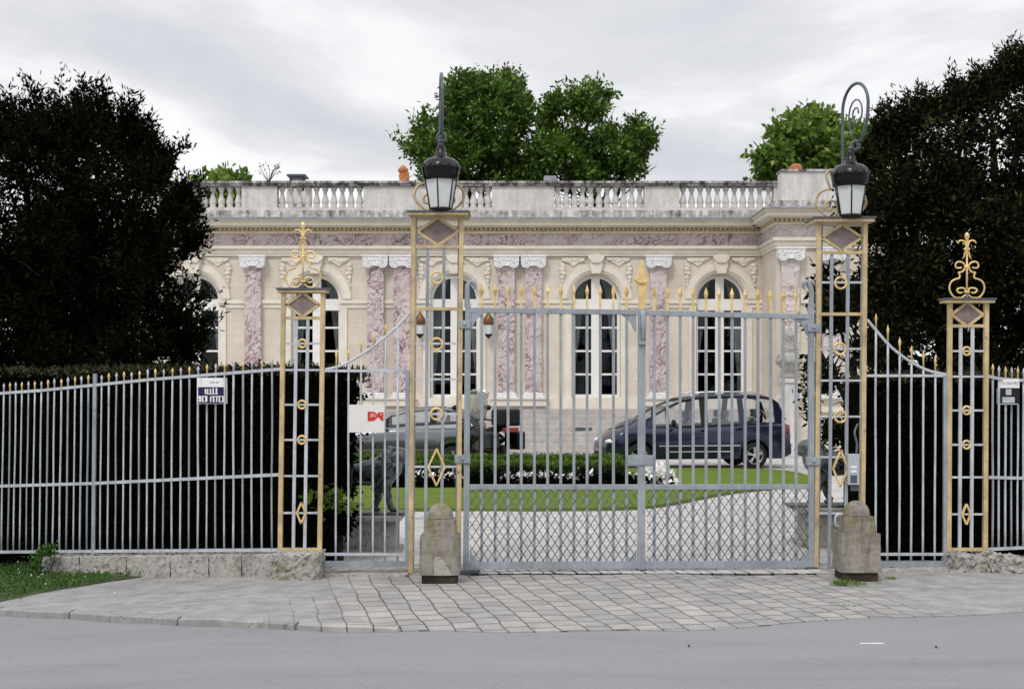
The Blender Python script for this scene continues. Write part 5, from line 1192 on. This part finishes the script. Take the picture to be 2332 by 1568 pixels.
# ================================================================== LIONS
def lion(label,px,d,zb_,flip,ped,pedlabel,k=.86):
    x0=X(px,d); root=thing('lion_statue',label,'statue',(x0,d,zb_),'lion statues on pedestals'); s=flip
    q=lambda x,z,y=0: Vector((x0+s*x*k,d+y*k,zb_+z*k))
    mb=MB()
    mb.tube(catmull([q(-.34,.50),q(-.28,.52),q(-.1,.49),q(.1,.51),q(.26,.56)],5),[.10*k,.115*k,.13*k,.135*k,.135*k,.13*k,.125*k,.12*k,.12*k,.12*k,.125*k,.13*k,.14*k,.15*k,.155*k,.16*k,.165*k,.165*k,.16*k,.155*k,.15*k],14)
    mb.ell(q(-.30,.46,.05),(.13*k,.08*k,.14*k)); mb.ell(q(-.30,.46,-.05),(.13*k,.08*k,.14*k)); mb.ell(q(.24,.47),(.14*k,.13*k,.17*k))
    for sy,A in ((-.07,[(.25,.42),(.27,.28),(.30,.16),(.33,.04)]),(.07,[(.22,.42),(.16,.26),(.15,.14),(.09,.04)])):
        mb.tube(catmull([q(a,b,sy) for a,b in A],5),[.085*k]*3+[.07*k]*3+[.052*k]*4+[.042*k]*3+[.04*k]*3,10); mb.ell(q(A[-1][0]+.035,.028,sy),(.06*k,.038*k,.03*k))
    for sy,A in ((-.07,[(-.31,.44),(-.25,.30),(-.36,.17),(-.33,.04)]),(.07,[(-.33,.44),(-.38,.30),(-.47,.18),(-.47,.04)])):
        mb.tube(catmull([q(a,b,sy) for a,b in A],5),[.10*k]*3+[.085*k]*3+[.05*k]*4+[.038*k]*6,10); mb.ell(q(A[-1][0]+.035,.026,sy),(.06*k,.038*k,.028*k))
    mb.tube(catmull([q(-.40,.52),q(-.48,.45),q(-.52,.32),q(-.56,.22),q(-.63,.2)],5),[.03*k]*6+[.022*k]*9+[.03*k]*6,8); mb.ell(q(-.65,.21),(.05*k,.03*k,.035*k))
    h=q(.43,.70); mb.ell(q(.30,.58),(.17*k,.16*k,.20*k),14,10); mb.ell(h,(.11*k,.10*k,.105*k),14,10); mb.ell(q(.51,.665),(.06*k,.05*k,.045*k)); mb.ell(q(.49,.63),(.045*k,.04*k,.03*k)); mb.ell(q(.47,.72,-.04),(.03*k,.02*k,.02*k)); mb.ell(q(.47,.72,.04),(.03*k,.02*k,.02*k)); mb.ell(q(.555,.685),(.018*k,.025*k,.015*k))
    for sy in(-1,1): mb.ell(q(.40,.785,sy*.055),(.022*k,.016*k,.03*k))
    rs=random.Random(5)
    for i in range(190):
        t=rs.random(); a=rs.uniform(0,2*math.pi); c=Vector((.36-.16*t,0,.66-.20*t)); rr=.15+.06*math.sin(t*3)
        p=q(c.x+rs.uniform(-.04,.06)-.03*math.cos(a)*0,c.z+rr*math.cos(a)*1.05,rr*math.sin(a)); dn=Vector((-s*.05+s*rs.uniform(-.02,.02),math.sin(a)*.02,-.075))*k
        mb.tube([p,p+dn*.5+Vector((0,0,.01)),p+dn],[.026*k,.022*k,.006*k],6)
    o=part('lion_body',mb,'bronze',root); m=o.modifiers.new('remesh','REMESH'); m.mode='VOXEL'; m.voxel_size=.0075; m.use_smooth_shade=True
    sm=o.modifiers.new('smooth','SMOOTH'); sm.iterations=2; sm.factor=.5
    mb=MB(); mb.box((x0-.66*k,d-.2,zb_-.028),(x0+.52*k,d+.2,zb_+.004)); part('plinth_slab',mb,'bronze',root,bevel=.006)
    a,b,y0=ped; pr=thing('statue_pedestal',pedlabel,'pedestal',((a+b)/2,d,0),'pedestals of the lions'); ymid=.36
    mb=MB(); mb.box((a+.03,y0+.03,.05),(b-.03,y0+.60,zb_-.11)); part('die',mb,'oldstone',pr,bevel=.008)
    mb=MB(); mb.box((a-.03,y0-.03,zb_-.082),(b+.03,y0+.66,zb_-.03)); mb.box((a,y0,zb_-.112),(b,y0+.63,zb_-.083)); part('cornice',mb,'oldstone',pr,bevel=.006)
    mb=MB(); mb.box((a-.02,y0-.02,-.05),(b+.02,y0+.65,.06)); part('base',mb,'oldstone',pr,bevel=.008)
d=15.9; lion('weathered bronze lion striding right on its pedestal, behind the left side gate',832,d,.47,1,(X(762,d),X(912,d),15.55),'dark stone pedestal with moulded top under the left lion',.94)
d=16.6; lion('dark bronze lion facing left beside the right lamp pillar and bollard',1912,d,.50,-1,(X(1815,d),X(1985,d),16.25),'dark stone pedestal under the lion that faces left',.98)
# ================================================================== VEHICLES
def vehicle_root(name,label,cat): 
    o=thing(name,label,cat); ORG[o.name]=Vector((0,0,0)); return o
def wheel(root,x,y,r,w,spokes=5,side=1):
    e=bpy.data.objects.new('wheel',None); C.objects.link(e); e.parent=root; e.location=(x,y,r); ORG[e.name]=Vector((0,0,0))
    mb=MB(); mb.lathe([(r*.66,-w/2),(r*.93,-w/2),(r,-w/2+.03),(r,w/2-.03),(r*.93,w/2),(r*.66,w/2)],(0,0,0),36,'y',caps=False); part('tyre',mb,'rubber',e)
    o=-side; f=o*w*.40
    mb=MB(); mb.lathe([(r*.66,-w*.42),(r*.62,-w*.3),(r*.60,w*.3),(r*.66,w*.42)],(0,0,0),36,'y',caps=False); mb.ring((0,f,0),r*.645,r*.03,36); mb.lathe([(0,f*1.05),(r*.13,f*1.05),(r*.15,f*.7)],(0,0,0),14,'y')
    for k in range(spokes):
        a=2*math.pi*k/spokes+.3
        for da in (-.13,.13): mb.bar((math.cos(a)*r*.1,f,math.sin(a)*r*.1),(math.cos(a+da)*r*.63,f*.95,math.sin(a+da)*r*.63),r*.075,.02)
    part('rim',mb,'alloy',e)
    mb=MB(); mb.lathe([(0,-.01),(r*.62,-.01),(r*.62,.01),(0,.01)],(0,0,0),24,'y'); part('brake_disc',mb,'rubber',e); return e
def car(root,L,sil,belt,hwm,wh,rw,wins,roof0,roof1,paint,pillars,rear_top,lights=True,rails=False,mould=()):
    S=lambda u:interp(sil,u); Bt=lambda u:interp(belt,u)
    hw=lambda u: hwm*(1-.20*max(0,(.55-u)/.55)**2-.10*max(0,(u-(L-.45))/.45)**2)
    ra=rw+.055; arch=lambda u: max([.24]+[rw+math.sqrt(max(0,ra*ra-(u-c)**2)) for c in wh if abs(u-c)<ra])
    st=[i*L/150 for i in range(151)]; secs=[]
    green=lambda u: roof0<u<rear_top
    for u in st:
        h=hw(u); zt=min(S(u),Bt(u)) ; zb_=min(arch(u),zt-.12); front=S(u)<=Bt(u)+.12 or not green(u)
        zs_=S(u) if not green(u) else Bt(u)+.0
        ze=min(zt,zs_-.04) if not green(u) else zt
        lo=.24+.14*max(0,1-u/.25)+.10*max(0,1-(L-u)/.25)
        zb_=max(zb_,lo)
        half=[(0,lo),(h-.30,lo),(h-.28,zb_),(h-.03,zb_),(h-.012,min(zb_+.03,ze-.05)),(h,min(max(zb_+.05,.62),ze-.04)),(h-.005,min(.86 if ze>.86 else ze-.03,ze-.02)),(h-.045,ze-.06 if ze>.95 else ze-.012),(h-.115,ze),(h*.62,zs_-.012 if not green(u) else ze-.06),(0,zs_ if not green(u) else ze-.06)]
        sec=[(-u,-y,z) for y,z in half]+[(-u,y,z) for y,z in reversed(half[1:-1])]
        secs.append(sec)
    mb=MB(); mb.loft(secs,True); part('body',mb,paint,root)
    tum=.30
    edge=lambda u,s: (-u, s*(hw(u)-.125-tum*max(0,(S(u)-.07-Bt(u)))), S(u)-.075)
    low=lambda u,s: (-u, s*(hw(u)-.115), Bt(u)-.005)
    def side(u0,u1,s,off=0,n=8,lo=0.0,hi=1.0):
        A=[];B=[]
        for i in range(n+1):
            u=u0+(u1-u0)*i/n; a=Vector(low(u,s)); b=Vector(edge(u,s)); o=Vector((0,s*off,0)); A.append(a.lerp(b,lo)+o); B.append(a.lerp(b,hi)+o)
        return A,B
    for s in (-1,1):
        for (u0,u1) in wins:
            mb=MB(); A,B=side(u0,u1,s,0,8,.0,1.0); mb.strip(A,B,True); part('side_window',mb,'carglass',root)
            mb=MB(); A,B=side(u0,u1,s,.004,8,.0,.05); mb.strip(A,B); part('window_trim',mb,'rubber',root); mb=MB(); A,B=side(u0,u1,s,.004,8,.93,1); mb.strip(A,B); part('window_trim',mb,'rubber',root)
        for (u0,u1,mt) in pillars:
            mb=MB(); A,B=side(u0,u1,s,.004,4); mb.strip(A,B,True); A2,B2=side(u0,u1,s,-.04,4); mb.strip(B2,A2,True); part('pillar',mb,mt,root)
    def top(u0,u1,mt,nm,lift=0.0,n=18,thick=True):
        rows=[]
        for i in range(n+1):
            u=u0+(u1-u0)*i/n; e=edge(u,1); z=S(u); Y=e[1]
            rows.append([(-u,Y*t,e[2]+(z-e[2])*(1-abs(t)**3)+lift) for t in (-1,-.93,-.8,-.5,0,.5,.8,.93,1)])
        mb=MB()
        for a,b in zip(rows,rows[1:]): mb.strip(a,b,True)
        part(nm,mb,mt,root)
    top(roof0,roof1,'carglass','windscreen'); top(roof1,rear_top-.28,paint,'roof'); top(rear_top-.28,rear_top,'carglass','rear_window')
    for s in (-1,1):   # A pillars
        mb=MB(); mb.tube([Vector(edge(roof0+(roof1-roof0)*i/8,s))+Vector((0,0,.0)) for i in range(9)],.028,7); mb.tube([Vector(edge(roof1+(rear_top-roof1)*i/16,s)) for i in range(17)],.03,7); part('roof_frame',mb,paint,root)
        if rails:
            mb=MB(); mb.tube([Vector(edge(u,s))+Vector((0,-s*.05,.11)) for u in [2.2+i*.2 for i in range(9)]],.016,7); mb.tube([Vector(edge(2.2,s))+Vector((0,-s*.05,.11)),Vector(edge(2.1,s))+Vector((0,-s*.05,.04))],.016,6); mb.tube([Vector(edge(3.8,s))+Vector((0,-s*.05,.11)),Vector(edge(3.92,s))+Vector((0,-s*.05,.04))],.016,6); part('roof_rail',mb,'chrome',root)
        for z,u0,u1 in mould:
            mb=MB(); mb.bar((-u0,s*(hw((u0+u1)/2)+.003),z),(-u1,s*(hw((u0+u1)/2)+.003),z),.022,.012); part('side_moulding',mb,'chrome',root)
        u=roof0+.62; mb=MB(); mb.ell((-u+.02,s*(hwm+.09),Bt(u)+.10),(.06,.11,.085)); mb.bar((-u,s*(hwm-.06),Bt(u)+.03),(-u,s*(hwm+.04),Bt(u)+.06),.04,.05); part('wing_mirror',mb,'rubber',root)
        if lights:
            mb=MB(); z0=Bt(L-.1)-.02; mb.loft([[(-(L-.20),s*(hw(L-.2)-.01),z0),(-(L-.03),s*(hw(L)-.05),z0-.03),(-(L-.015),s*(hw(L)-.20),z0-.03),(-(L-.2),s*(hw(L)-.2),z0)],[(-(L-.16),s*(hw(L-.2)+.004),z0-.34),(-(L-.0),s*(hw(L)-.04),z0-.36),(-(L+.005),s*(hw(L)-.20),z0-.36),(-(L-.16),s*(hw(L)-.2),z0-.34)]],False); part('tail_light',mb,'redlens',root)
            mb=MB(); mb.ell((-.17,s*(hwm*.72),.66),(.19,.16,.075)); part('headlight',mb,'clearlens',root)
        for x in wh: pass
    for x in wh:
        for s in (-1,1): wheel(root,-x,s*(hwm-.135),rw,.20,5,side=1 if s<0 else -1)
    for u in [roof0+1.05, roof0+1.9]+([roof0+2.6] if rails else []):
        if u<rear_top-.3:
            for s in (-1,1):
                mb=MB(); z=Bt(u); mb.loft([[(-u-.02,s*.38-.22,z-.3),(-u-.02,s*.38+.22,z-.3),(-u-.14,s*.38+.22,z-.3),(-u-.14,s*.38-.22,z-.3)],[(-u-.12,s*.38-.2,z+.16),(-u-.12,s*.38+.2,z+.16),(-u-.2,s*.38+.2,z+.16),(-u-.2,s*.38-.2,z+.16)]],False); mb.box((-u-.22,s*.38-.12,z+.18),(-u-.12,s*.38+.12,z+.36)); part('seat',mb,'seatcloth',root,bevel=.03)
    mb=MB(); mb.box((-L-.012,-.26,.62),(-L+.02,.26,.73)); part('rear_plate',mb,'signwhite',root)
    mb=MB(); mb.box((-.06,-hwm*.7,.30),(.012,hwm*.7,.38)); part('front_grille',mb,'rubber',root)
# minivan
van=vehicle_root('minivan','dark navy minivan with roof rails parked behind the right gate leaf','minivan')
sil=[(0,.60),(.03,.68),(.10,.76),(.3,.93),(.56,1.06),(1.0,1.25),(1.54,1.56),(1.9,1.71),(2.33,1.79),(2.93,1.81),(3.65,1.81),(4.0,1.785),(4.2,1.73),(4.33,1.58),(4.43,1.28),(4.50,.95),(4.55,.60)]
belt=[(0,.98),(1.0,1.0),(1.9,1.01),(3.2,1.05),(4.25,1.09),(4.55,1.09)]
car(van,4.56,sil,belt,.905,(.78,3.63),.315,[(1.12,1.46),(1.54,2.32),(2.50,3.27),(3.40,4.16)],.98,1.88,'navy',[(.98,1.12,'navy'),(1.46,1.54,'rubber'),(2.32,2.50,'rubber'),(3.27,3.40,'navy'),(4.16,4.36,'navy')],4.44,rails=True,mould=((.56,1.25,3.25),(.42,1.5,3.05)))
for u_,z_ in ((2.28,.93),(3.14,.97)):
    for s in (-1,1):
        mb=MB(); mb.bar((-u_,s*.915,z_),(-u_-.17,s*.915,z_),.03,.02); part('door_handle',mb,'rubber',van)
for u_ in (1.46,2.42,3.36):
    for s in (-1,1):
        mb=MB(); mb.bar((-u_,s*.9045,.36),(-u_,s*.9045,.93),.008,.006); part('door_seam',mb,'rubber',van)
mb=MB(); mb.box((-4.60,-.8,.52),(-4.2,.8,.58)); part('bumper_strip',mb,'chrome',van,bevel=.01)
van.location=(X(1369,32.3),32.85,0.004); van.rotation_euler=(0,0,R(180+8.5))
# correct for the nose position: front of the near side sits at the recorded place
sed=vehicle_root('hatchback','grey hatchback car parked behind the left lamp pillar and the lion','car')
sil=[(0,.52),(.04,.62),(.15,.72),(.5,.84),(.9,.92),(1.2,1.0),(1.55,1.20),(1.87,1.36),(2.25,1.46),(2.7,1.51),(3.2,1.50),(3.6,1.43),(3.8,1.33),(3.98,1.12),(4.08,.85),(4.1,.55)]
belt=[(0,.9),(1.15,.98),(2.0,1.06),(3.2,1.12),(4.1,1.15)]
car(sed,4.1,sil,belt,.86,(.80,3.32),.30,[(1.50,1.75),(1.82,2.78),(2.92,3.52)],1.14,1.86,'blackcar',[(1.16,1.50,'blackcar'),(1.75,1.82,'rubber'),(2.78,2.92,'rubber'),(3.52,3.86,'blackcar')],3.92,mould=((1.02,1.3,3.8),(.5,1.1,3.0)))
sed.location=(X(704,31.4),32.1,0.004); sed.rotation_euler=(0,0,R(180+2))
# motorcycle
mc=vehicle_root('motorcycle','black touring motorcycle with tall pale windscreen beside the hatchback','motorcycle')
for x in (.72,-.72):
    e=wheel(mc,x,0,.31,.13,9); e.name='wheel'
mb=MB()
mb.ell((.12,0,.78),(.36,.17,.19),14,10); mb.ell((.48,0,.86),(.26,.20,.26),14,10); mb.ell((.0,0,.50),(.36,.17,.22),12,8); mb.ell((-.45,0,.72),(.38,.14,.13),12,8); mb.ell((.55,0,.62),(.18,.17,.24),10,8)
b=part('fairing',mb,'bikeblack',mc); m=b.modifiers.new('remesh','REMESH'); m.mode='VOXEL'; m.voxel_size=.018; m.use_smooth_shade=True
mb=MB(); mb.loft([[(.05,-.1,.86),(.05,.1,.86),(.05,.08,.92),(.05,-.08,.92)],[(-.2,-.17,.80),(-.2,.17,.80),(-.2,.13,.88),(-.2,-.13,.88)],[(-.5,-.16,.86),(-.5,.16,.86),(-.5,.12,.95),(-.5,-.12,.95)],[(-.78,-.12,.90),(-.78,.12,.90),(-.78,.1,1.0),(-.78,-.1,1.0)]],True); part('seat',mb,'rubber',mc)
mb=MB(); mb.box((-1.12,-.24,.98),(-.72,.24,1.30)); part('top_case',mb,'rubber',mc,bevel=.05)
for s in (-1,1):
    mb=MB(); mb.box((-1.02,s*.30-.11,.52),(-.52,s*.30+.11,.88)); part('side_case',mb,'bikeblack',mc,bevel=.05)
    mb=MB(); mb.tube([(.72,s*.10,.31),(.56,s*.10,.70),(.44,s*.10,1.0)],.025,8); part('fork_leg',mb,'chrome',mc)
    mb=MB(); mb.tube(catmull([(.42,s*.04,1.05),(.36,s*.2,1.08),(.24,s*.38,1.06)],4),.016,8); part('handlebar',mb,'rubber',mc)
    mb=MB(); mb.tube([(.34,s*.27,1.08),(.42,s*.36,1.28)],.009,6); mb.ell((.42,s*.38,1.31),(.03,.09,.055)); part('mirror',mb,'rubber',mc)
    mb=MB(); mb.tube([(.25,s*.12,.34),(-.1,s*.2,.28),(-.5,s*.22,.34),(-.95,s*.22,.40)],[.025,.03,.05,.05],10); part('exhaust',mb,'chrome',mc)
mb=MB(); rows=[]
for i in range(9):
    t=i/8; rows.append([(.60-.32*t-.18*abs(q)**2,q*(.30-.07*t),1.02+.66*t-.06*q*q) for q in (-1,-.75,-.5,-.25,0,.25,.5,.75,1)])
mb.loft(rows,True,closed=False,caps=False)
M['bikeglass']=glassmat('bike_windscreen',(0.92,0.95,0.96),0.35)
o=part('windscreen',mb,'bikeglass',mc); m=o.modifiers.new('s','SOLIDIFY'); m.thickness=.006
mb=MB(); mb.ell((.76,0,.84),(.05,.12,.09)); part('headlight',mb,'clearlens',mc)
mb=MB(); mb.box((-1.14,-.16,.86),(-1.04,.16,.95)); part('tail_light',mb,'redlens',mc,bevel=.01)
mc.location=(X(1098,30.2),30.2,0); mc.rotation_euler=(0,0,R(180-58)); mc.scale=(1.1,1.1,1.14)

# hedge end by the right lamp pillar, thresholds
V=crown(pxblobs([(1985,900,18),(1982,960,16),(1984,1020,18),(1982,1080,16),(1984,1140,18),(1984,1200,16),(1992,870,14)],15.2,1.6),900,5,.07,.06,.035,.1,shell=.8)
root=bpy.data.objects['tall_hedge.001']; quadmesh('end_foliage',V,'darkhedge',root)
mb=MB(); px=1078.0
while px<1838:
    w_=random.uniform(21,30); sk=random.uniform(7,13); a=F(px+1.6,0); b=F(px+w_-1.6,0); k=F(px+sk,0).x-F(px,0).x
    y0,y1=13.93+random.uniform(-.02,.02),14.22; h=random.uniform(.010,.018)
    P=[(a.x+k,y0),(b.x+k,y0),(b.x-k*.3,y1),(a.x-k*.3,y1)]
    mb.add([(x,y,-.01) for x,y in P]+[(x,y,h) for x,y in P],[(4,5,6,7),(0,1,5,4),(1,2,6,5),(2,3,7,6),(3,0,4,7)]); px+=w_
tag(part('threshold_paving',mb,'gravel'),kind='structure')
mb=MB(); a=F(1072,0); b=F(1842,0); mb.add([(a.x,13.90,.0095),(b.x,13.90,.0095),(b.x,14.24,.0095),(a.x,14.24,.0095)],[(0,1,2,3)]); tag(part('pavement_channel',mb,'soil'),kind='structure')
for xa,xb_ in ((740,932),(1982,2154)):
    mb=MB(); a=F(xa,0); b=F(xb_,0); rockbox(mb,a.x,b.x,13.72 if xa<1000 else 14.08,14.35 if xa<1000 else 14.7,lambda x:-.03,lambda x:.028,.006,(26,8,2)); tag(part('pavement_threshold',mb,'oldstone'),kind='structure')

g=G(1003,1328); d=g.y+.17-.2025; P=[(989,1310),(988,1278),(991,1268),(998,1266),(1006,1271),(1015,1281),(1023,1296),(1029,1310)]
mb=MB(); mb.prism([(X(a,d),Z(b,d)) for a,b in P],d,d+.06); part('arched_scar',mb,'oldstone',bpy.data.objects['bollard'],bevel=.004)
